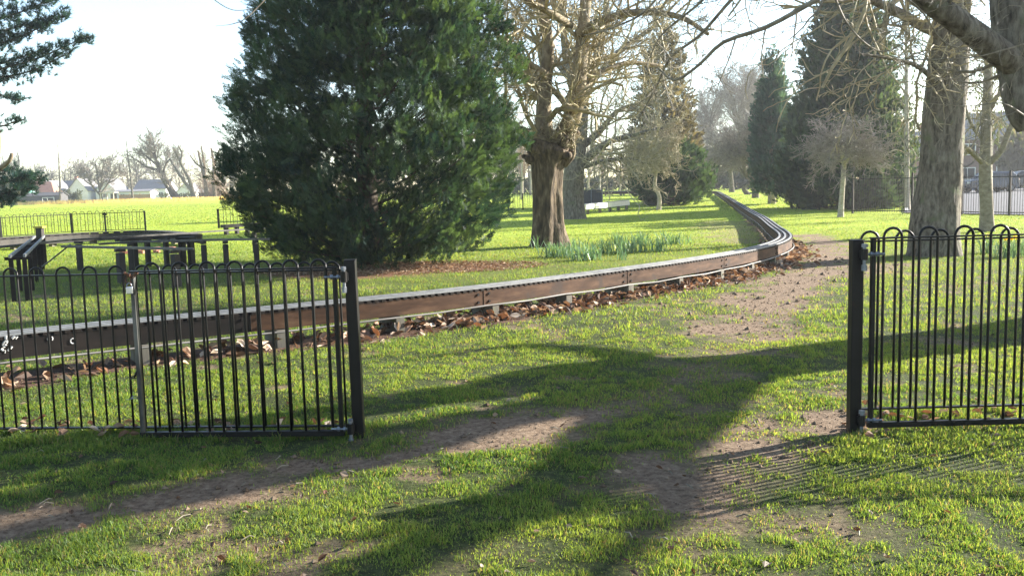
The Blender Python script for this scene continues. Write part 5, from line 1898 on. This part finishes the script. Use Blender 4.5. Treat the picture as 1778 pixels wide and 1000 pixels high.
def gable_house(name, label, cat, base, w, d, wall_h, roof_h, rz, wall, roof, wins=(), chimney=None, hip=0.0, group=None, axis='x', door=None):
    """walls, overhanging pitched roof, framed windows; local x along the front"""
    t = thing(name, label, cat, base, group, rz)
    g = Geo()
    hw, hd = w / 2, d / 2
    if axis == 'x':      # ridge along x; gables at the ends
        V = [(-hw, -hd, -1), (hw, -hd, -1), (hw, hd, -1), (-hw, hd, -1), (-hw, -hd, wall_h), (hw, -hd, wall_h), (hw, hd, wall_h), (-hw, hd, wall_h)]
    V = [(-hw, -hd, -1), (hw, -hd, -1), (hw, hd, -1), (-hw, hd, -1), (-hw, -hd, wall_h), (hw, -hd, wall_h), (hw, hd, wall_h), (-hw, hd, wall_h)]
    g.raw(V, [(0, 1, 5, 4), (1, 2, 6, 5), (2, 3, 7, 6), (3, 0, 4, 7)])
    if not hip:
        if axis == 'x':
            g.raw([(-hw, -hd, wall_h), (-hw, hd, wall_h), (-hw, 0, wall_h + roof_h), (hw, -hd, wall_h), (hw, hd, wall_h), (hw, 0, wall_h + roof_h)], [(0, 1, 2), (3, 5, 4)])
        else:
            g.raw([(-hw, -hd, wall_h), (hw, -hd, wall_h), (0, -hd, wall_h + roof_h), (-hw, hd, wall_h), (hw, hd, wall_h), (0, hd, wall_h + roof_h)], [(0, 1, 2), (3, 5, 4)])
    lbuild(g, 'wall', wall, t)
    o = 0.3
    g = Geo()
    th = 0.14
    if axis == 'x':
        for s in (-1, 1):
            e = np.array(((-hw - o, s * (hd + o), wall_h - o * roof_h / hd), (hw + o, s * (hd + o), wall_h - o * roof_h / hd), (hw + o - hip, 0, wall_h + roof_h), (-hw - o + hip, 0, wall_h + roof_h)))
            V = np.concatenate((e + (0, 0, 0.02), e + (0, 0, th)))
            g.raw(V, [(0, 1, 2, 3), (4, 5, 6, 7), (0, 1, 5, 4), (1, 2, 6, 5), (2, 3, 7, 6), (3, 0, 4, 7)])
        if hip:
            for s in (-1, 1):
                g.raw([(s * (hw + o), -hd - o, wall_h - o * roof_h / hd + th), (s * (hw + o), hd + o, wall_h - o * roof_h / hd + th), (s * (hw + o - hip), 0, wall_h + roof_h + th)], [(0, 1, 2)])
    else:
        for s in (-1, 1):
            e = np.array(((s * (hw + o), -hd - o, wall_h - o * roof_h / hw), (s * (hw + o), hd + o, wall_h - o * roof_h / hw), (0, hd + o, wall_h + roof_h), (0, -hd - o, wall_h + roof_h)))
            V = np.concatenate((e + (0, 0, 0.02), e + (0, 0, th)))
            g.raw(V, [(0, 1, 2, 3), (4, 5, 6, 7), (0, 1, 5, 4), (1, 2, 6, 5), (2, 3, 7, 6), (3, 0, 4, 7)])
    rf = lbuild(g, 'roof', roof, t)
    if chimney:
        g = Geo()
        g.box((chimney, 0.3, wall_h + roof_h + 0.3), (0.7, 0.7, 1.6))
        g.box((chimney, 0.3, wall_h + roof_h + 1.13), (0.8, 0.8, 0.1))
        lbuild(g, 'chimney', M['brick'], rf)
    for x, z, ww, hh in wins:
        g = Geo()
        for sx in (-1, 1):
            g.box((x + sx * ww / 2, -hd - 0.03, z), (0.1, 0.1, hh + 0.1))
        for sz in (-1, 1):
            g.box((x, -hd - 0.035, z + sz * hh / 2), (ww - 0.1, 0.1, 0.1))
        g.box((x, -hd - 0.03, z), (0.06, 0.08, hh - 0.1))
        wf = lbuild(g, 'window_frame', M['white_board'], t)
        g = Geo()
        g.box((x, -hd - 0.012, z), (ww - 0.1, 0.02, hh - 0.1))
        lbuild(g, 'pane', M['pane'], wf)
    if door:
        g = Geo()
        g.box((door, -hd - 0.03, 1.0), (0.95, 0.08, 2.05))
        lbuild(g, 'door', M['tar_post'], t)
    return t


M['pane'] = surf('window_pane', [(0.4, (0.03, 0.035, 0.04)), (0.6, (0.05, 0.055, 0.06))], 2, rough=0.1, spec=0.6)
M['render_white'] = surf('white_render', [(0.3, (0.62, 0.60, 0.56)), (0.7, (0.76, 0.74, 0.70))], 1.5, rough=0.9)
M['red_tile'] = surf('red_roof_tiles', [(0.3, (0.22, 0.10, 0.07)), (0.7, (0.36, 0.18, 0.12))], 6, stretch=(0.3, 1, 1), rough=0.9)
M['grey_tile'] = surf('grey_roof_tiles', [(0.3, (0.13, 0.125, 0.13)), (0.7, (0.22, 0.21, 0.21))], 6, stretch=(0.3, 1, 1), rough=0.85)
M['house_brick'] = surf('house_brick', [(0.3, (0.14, 0.085, 0.07)), (0.7, (0.25, 0.155, 0.125))], 9, rough=0.95)
M['cream'] = surf('cream_render', [(0.3, (0.5, 0.42, 0.28)), (0.7, (0.62, 0.54, 0.38))], 2, rough=0.9)
M['shed'] = surf('dark_shed_boards', [(0.3, (0.05, 0.05, 0.055)), (0.7, (0.09, 0.085, 0.085))], 4, rough=0.9)
M['fence_wood'] = surf('orange_fence_wood', [(0.3, (0.33, 0.20, 0.11)), (0.7, (0.48, 0.33, 0.2))], 4, rough=0.9)
hb = D(1760, 320, 104)
hb[2] = float(G(hb[0], hb[1]))
gable_house('brick_house', 'brick house with a grey pitched roof behind the parked cars', 'house', hb, 17, 9, 5.4, 3.0, -0.25, M['house_brick'], M['grey_tile'],
            [(-6, 1.5, 1.6, 1.3), (-2.2, 1.5, 1.6, 1.3), (2, 1.5, 1.6, 1.3), (-6, 4.2, 1.5, 1.2), (-2.2, 4.2, 1.5, 1.2), (2, 4.2, 1.5, 1.2), (6, 4.2, 1.5, 1.2)], 4.5, door=5.2)
hb2 = D(1640, 320, 120)
hb2[2] = float(G(hb2[0], hb2[1]))
gable_house('brick_house', 'dull brick house mostly hidden behind the massive trunk', 'house', hb2, 13, 8, 4.6, 2.6, -0.1, M['house_brick'], M['grey_tile'],
            [(-4, 1.5, 1.6, 1.2), (0, 1.5, 1.6, 1.2), (4, 1.5, 1.6, 1.2), (-4, 3.8, 1.5, 1.1), (0, 3.8, 1.5, 1.1), (4, 3.8, 1.5, 1.1)], -3)

# ------------------------------------------------------------------ houses and sheds beyond the field on the left
def far_at(px, depth):
    q = D(px, 350, depth)
    q[2] = float(G(q[0], q[1]))
    return q


S_ = 'houses beyond the playing field'
gable_house('bungalow', 'bungalow with a russet hipped roof above a dark shed far left', 'house', far_at(77, 224), 7.0, 6, 2.7, 2.6, 0.1, M['cream'], M['red_tile'], [(-2, 1.5, 1.1, 1.0), (1.5, 1.5, 1.1, 1.0)], None, hip=1.8, group=S_)
gable_house('bungalow', 'white gabled bungalow just right of the russet-roofed one', 'house', far_at(97, 238), 5.0, 9, 3.0, 2.8, 0.0, M['render_white'], M['grey_tile'], [(0, 1.6, 1.4, 1.1)], None, group=S_, axis='y')
gable_house('bungalow', 'white gabled house left of the bare round-topped tree', 'house', far_at(149, 238), 5.0, 9, 3.2, 3.0, 0.05, M['render_white'], M['grey_tile'], [(0, 1.6, 1.4, 1.1)], None, group=S_, axis='y')
gable_house('bungalow', 'long grey-roofed bungalow with white wall between two white gables', 'house', far_at(122, 244), 8.0, 7, 2.6, 3.2, 0.0, M['render_white'], M['grey_tile'], [(-2, 1.5, 1.3, 1.0), (2, 1.5, 1.3, 1.0)], 2.0, group=S_)
gable_house('bungalow', 'white gabled house right of the bare round-topped tree', 'house', far_at(197, 240), 5.0, 9, 3.0, 3.0, 0.0, M['render_white'], M['grey_tile'], [(0, 1.6, 1.4, 1.1)], None, group=S_, axis='y')
gable_house('garage', 'long low white garage with flat-looking roof right of the thin tall tree', 'garage', far_at(238, 228), 9.0, 5, 2.4, 0.5, 0.0, M['render_white'], M['grey_tile'], [(-2.5, 1.4, 1.2, 0.9)], None, group=S_)
gable_house('bungalow', 'grey-roofed house behind the leaning ivy-clad tree', 'house', far_at(273, 246), 9.0, 7, 3.2, 2.4, -0.1, M['render_white'], M['grey_tile'], [(-3, 1.6, 1.3, 1.1), (0, 1.6, 1.3, 1.1), (3, 1.6, 1.3, 1.1)], None, group=S_)
gable_house('bungalow', 'small white gabled house behind the forked bare tree', 'house', far_at(332, 236), 4.6, 8, 2.0, 2.2, 0.0, M['render_white'], M['grey_tile'], [(0, 1.2, 1.0, 0.9)], None, group=S_, axis='y')
gable_house('shed', 'long dark low shed in front of the russet-roofed bungalow', 'shed', far_at(77, 208), 9.2, 4, 1.9, 0.7, 0.0, M['shed'], M['shed'], [], None, door=2.4)
gable_house('shed', 'small dark green-roofed shed at the left end of the long dark one', 'shed', far_at(52, 214), 3.0, 3, 2.0, 1.2, 0.0, M['shed'], surf('green_felt', [(0.3, (0.10, 0.26, 0.2)), (0.7, (0.16, 0.36, 0.28))], 4, rough=0.9), [], None, axis='y')
# goal frame, kiosk, garden fences
q = far_at(84, 203)
g = Geo()
for s in (-1, 1):
    g.tube([q + (s * 1.3, 0, -0.1), q + (s * 1.3, 0, 1.5)], 0.07, 6)
g.tube([q + (-1.3, 0, 1.5), q + (1.3, 0, 1.5)], 0.07, 6)
g.tube([q + (-0.3, 0.9, 0), q + (-0.3, 0, 1.45)], 0.05, 6)
tag(g.build('goal_frame', M['white_board']), 'small white goal frame in front of the dark shed', 'goal')
q = far_at(190, 206)
t = thing('kiosk', 'small open wooden shelter with posts left of the thin tall tree', 'shelter', q)
g = Geo()
g.box(q + (0, 0, 2.25), (3.4, 2.4, 0.18))
g.build('roof', M['cream'], t)
for sx in (-1, 0, 1):
    g = Geo()
    g.box(q + (sx * 1.45, -1.0, 1.05), (0.18, 0.18, 2.2))
    g.build('post', M['cream'], t)
g = Geo()
g.box(q + (0.7, 0.9, 1.0), (1.5, 0.1, 2.1))
g.build('wall', M['shed'], t)
for x0, x1, lab in ((208, 262, 'pinkish garden fence below the white garage'), (346, 372, 'orange garden fence between the forked tree and the pollards'), (374, 420, 'orange garden fence beside the dark conifer edge')):
    a, b = far_at(x0, 210), far_at(x1, 210)
    t = thing('garden_fence', lab, 'fence', a, 'garden fences beyond the field')
    g = Geo()
    g.beam(a + (0, 0, 0.85), b + (0, 0, 0.85), 0.05, 1.7)
    g.build('panel', M['fence_wood'], t)
    for f in np.linspace(0, 1, 4):
        g = Geo()
        g.box(a + (b - a) * f + (0, -0.05, 0.9), (0.14, 0.14, 2.0))
        g.build('post', M['fence_wood'], t)


# ------------------------------------------------------------------ far trees one can tell apart
def far_tree(px, depth, limbs_px, label, seed, r, crown=None, group='bare trees beyond the playing field', name='bare_tree', bark='bark_grey', twig='twig_grey', cnt=10, L=2.6, c=None, up=0.4):
    rd = Rand(seed)
    b = far_at(px, depth)
    t = thing(name, label, 'tree', b, group)
    gt, gb = Geo(), Geo()
    for pts, r0, r1 in limbs_px:
        ln = smooth_line(np.array([D(x, y, depth + rd.u(-0.4, 0.4)) for x, y in pts]), 16)
        gt.tube(ln, np.linspace(r0, r1, 16), 9)
        sprout(gb, rd, ln, r0, r1, cnt, L, c or dict(FAR, rmin=0.035), 0.3, up, lev=0)
    gt.build('trunk', M[bark], t, True)
    if gb.T:
        gb.build('crown', M[twig], t)
    return t


THIN = dict(FAR, n=(4, 3), kids=((3, 5),), wob=(0.16, 0.2), trop=(0.02, 0.02), sides=(4, 3), rmin=0.03)
far_tree(104, 205, [([(104, 358), (104, 320), (102, 280), (100, 250)], 0.28, 0.06)], 'tall thin almost branchless tree before the russet-roofed bungalow', 201, 0.3, cnt=9, L=1.5, c=THIN)
far_tree(230, 205, [([(231, 352), (228, 320), (223, 280), (219, 243)], 0.28, 0.06)], 'tall thin sparse tree right of the wooden shelter', 202, 0.3, cnt=14, L=4.0, c=THIN)
far_tree(175, 206, [([(177, 354), (174, 335), (170, 310), (166, 285)], 0.42, 0.12), ([(175, 340), (160, 322), (150, 300)], 0.26, 0.08), ([(175, 336), (188, 318), (196, 296)], 0.26, 0.08), ([(174, 330), (178, 300), (180, 280)], 0.22, 0.08), ([(160, 322), (148, 314), (138, 300)], 0.18, 0.06), ([(188, 318), (200, 312), (208, 304)], 0.16, 0.06)], 'bare round-topped tree between two white gables', 203, 0.4, cnt=9, L=3.0)
far_tree(310, 206, [([(312, 352), (300, 335), (286, 312), (276, 295)], 0.95, 0.6), ([(280, 300), (272, 280), (262, 262), (255, 248)], 0.45, 0.1), ([(277, 297), (262, 292), (250, 288), (238, 278)], 0.4, 0.1), ([(276, 295), (270, 275), (268, 255), (266, 243)], 0.4, 0.1), ([(276, 290), (262, 278), (250, 268)], 0.3, 0.1), ([(284, 300), (288, 285), (296, 276)], 0.25, 0.1)], 'leaning ivy-clad tree with a fan of bare branches', 204, 0.9, cnt=11, L=3.6, c=dict(FAR, wob=(0.1, 0.12, 0.14), rmin=0.04), bark='bark_dark', up=0.6)
STUB = dict(FAR, n=(4, 3), kids=((4, 6),), wob=(0.1, 0.12), trop=(0.1, 0.1), sides=(4, 3), rmin=0.05)
far_tree(338, 206, [([(339, 352), (334, 335), (329, 312), (318, 292), (309, 272), (300, 256)], 0.6, 0.2), ([(334, 332), (322, 318), (308, 298), (296, 278)], 0.42, 0.2), ([(313, 280), (316, 266), (310, 254)], 0.25, 0.15)], 'forked bare tree with two stubby leaning limbs', 205, 0.6, cnt=6, L=1.8, c=STUB, up=0.8)
far_tree(357, 206, [([(358, 350), (357, 320), (350, 290), (344, 262)], 0.5, 0.22), ([(350, 290), (340, 284), (330, 270)], 0.25, 0.12), ([(356, 310), (354, 280), (349, 255)], 0.3, 0.15)], 'stubby pollarded tree right of the forked tree', 206, 0.5, cnt=6, L=2.0, c=STUB, up=0.8, bark='bark_brown', twig='twig_warm')
far_tree(374, 206, [([(374, 349), (371, 315), (371, 285), (367, 258)], 0.5, 0.22), ([(371, 288), (376, 275), (380, 262)], 0.25, 0.12)], 'stubby pollarded tree at the edge of the dark conifer', 207, 0.5, cnt=6, L=2.0, c=STUB, up=0.8, bark='bark_brown', twig='twig_warm')
for k, (px, lab) in enumerate(((352, 'russet twiggy bush left of the last pollard'), (368, 'russet twiggy bush between the stubby pollards'), (386, 'russet twiggy bush against the dark conifer edge'))):
    rd = Rand(220 + k)
    b = far_at(px, 209)
    g = Geo()
    for q in range(26):
        grow(g, rd, b + rd.v() * (0.9, 0.5, 0), rd.v() * (0.4, 0.4, 0.1) + (0, 0, 1), rd.u(3.5, 7.0), 0.06, 1, dict(FAR, n=(5, 5, 4), kids=((6, 9), (6, 8)), rmin=0.03))
    tag(g.build('bush', M['twig_warm']), lab, 'bush', 'russet bushes beyond the field')
# birches and thin pale trunks in the centre distance
for k, (px, dep, ytop, lab) in enumerate(((1087, 120, 230, 'pale birch trunk standing clear behind the white-sided track'), (1041, 122, 255, 'thin pale birch behind the dark cage'), (1021, 126, 262, 'thin birch close to the grey trunk'), (1076, 112, 290, 'short thin sapling beside the pale birch'), (906, 95, 235, 'thin pale trunk left of the brown pollard'), (921, 130, 245, 'slender trunk just left of the brown pollard'))):
    b = far_at(px, dep)
    y0 = proj(b)[1]
    far_tree(px, dep, [([(px, y0 + 1), (px + 1, (y0 + ytop) / 2), (px + 2, ytop)], 0.17 if k != 3 else 0.1, 0.04)], lab, 230 + k, 0.2, group='pale birches in the centre distance', name='birch_tree', bark='bark_pale', twig='twig_warm', cnt=20, L=2.6, c=dict(FAR, n=(5, 4, 3), kids=((4, 6), (4, 5)), rmin=0.018), up=0.7)

# ------------------------------------------------------------------ far woods that read as one mass
def woods(name, label, spans, seed, mat, cat='woods'):
    rd = Rand(seed)
    g = Geo()
    for x0, x1, dep, ddep, h0, h1, n in spans:
        for k in range(n):
            px, d = rd.u(x0, x1), dep + rd.u(-ddep, ddep)
            b = far_at(px, d)
            h = rd.u(h0, h1)
            g.tube([b - (0, 0, 0.3), b + (rd.u(-.3, .3), 0, h * 0.5), b + (rd.u(-.6, .6), 0, h * 0.9)], [0.02 * h, 0.015 * h, 0.06], 5, caps=False)
            c = dict(n=(4, 4, 3), wob=(0.16, 0.2, 0.24), trop=(0.04, 0.04, 0.04), sides=(3, 3, 3), kids=((6, 8), (4, 6)), t0=(0.1, 0.1), ang=(0.6, 0.7), lr=(0.55, 0.55), rr=(0.6, 0.7), rmin=0.045 * d / 200, taper=0.4)
            for q in range(int(7)):
                i = rd.u(0.12, 0.85)
                grow(g, rd, b + (0, 0, h * i), rd.v() * (0.8, 0.8, 0.1) + (0, 0, 0.75), h * rd.u(0.3, 0.55) * (1.15 - 0.5 * i), 0.012 * h, 0, c)
    o = g.build(name, mat)
    return tag(o, label, cat, kind='stuff')


woods('woods', 'hazy grey bare woods beyond the houses', [(-80, 420, 262, 8, 8, 13, 44)], 301, M['twig_grey'])
woods('far_woods', 'hazy bare woods across the park behind the middle trees', [(840, 1330, 190, 14, 9, 15, 46), (1180, 1420, 165, 10, 8, 13, 18)], 302, M['twig_grey'])
# low hedge lines under the woods
def hedge(name, label, px0, px1, dep, h, dpt, seed, n, cA, cB, cat='hedge', kind=None):
    rng = np.random.default_rng(seed)
    px = rng.uniform(px0, px1, n)
    d = dep + rng.uniform(-dpt / 2, dpt / 2, n)
    x = (px - CX) / FPX * d
    top = h * (0.65 + 0.6 * fbm(px / 9, d * 0, 1.0, seed, 2))
    z = rng.uniform(0, 1, n) ** 0.8 * top
    pos = np.stack((x, d, G(x, d) + z), 1)
    T = spray_template(rng, 4, 0.42, 0.24)
    col = cA + (cB - cA) * np.clip(rng.normal(0.4, 0.3, n), 0, 1)[:, None]
    V, F, C = place(T, pos, rng.normal(0, 0.6, (n, 3)) + (0, 0, 0.7), h * 0.28 * rng.uniform(0.6, 1.3, n), rng.uniform(0, 6, n), col)
    return tag(link(name, make_mesh(name, V, [F], C), M['needle']), label, cat, kind=kind)


gA, gB = np.array((0.035, 0.05, 0.03)), np.array((0.075, 0.09, 0.05))
hedge('hedge', 'dark hedge running behind the birches in the centre distance', 850, 1120, 150, 2.6, 5, 311, 2600, gA, gB)
hedge('hedge', 'dark hedge closing the view at the far end of the track', 1180, 1420, 138, 3.4, 5, 312, 2800, gA, gB)
hedge('hedge', 'dark green garden hedge around the houses left of the leaning tree', 108, 150, 214, 2.6, 3, 313, 500, gA, gB)
hedge('hedge', 'low dark hedge at the foot of the leaning ivy-clad tree', 286, 350, 212, 1.6, 2, 314, 600, gA, gB)
hedge('bush', 'dark green bushes at the left edge beside the green-roofed shed', -60, 46, 210, 4.6, 5, 315, 1300, gA, gB, 'bush')
hedge('bush', 'grey-green bush in front of the brick house at the right edge', 1738, 1850, 92, 5.0, 4, 316, 1000, np.array((0.06, 0.065, 0.045)), np.array((0.12, 0.12, 0.085)), 'bush')

# ------------------------------------------------------------------ the hazy air
HAZE = 0.00042
if HAZE > 0:
    g = Geo()
    g.box((0, 160, 14), (900, 560, 36))
    m, nt, b, out = mat_new('haze')
    nt.nodes.remove(b)
    v = nd(nt, 'ShaderNodeVolumePrincipled')
    v.inputs['Color'].default_value = (0.93, 0.96, 1.0, 1)
    v.inputs['Density'].default_value = HAZE
    v.inputs['Anisotropy'].default_value = 0.35
    nt.links.new(v.outputs[0], out.inputs['Volume'])
    hz = g.build('haze', m)
    tag(hz, 'thin pale winter haze over the whole park', 'haze', kind='stuff')
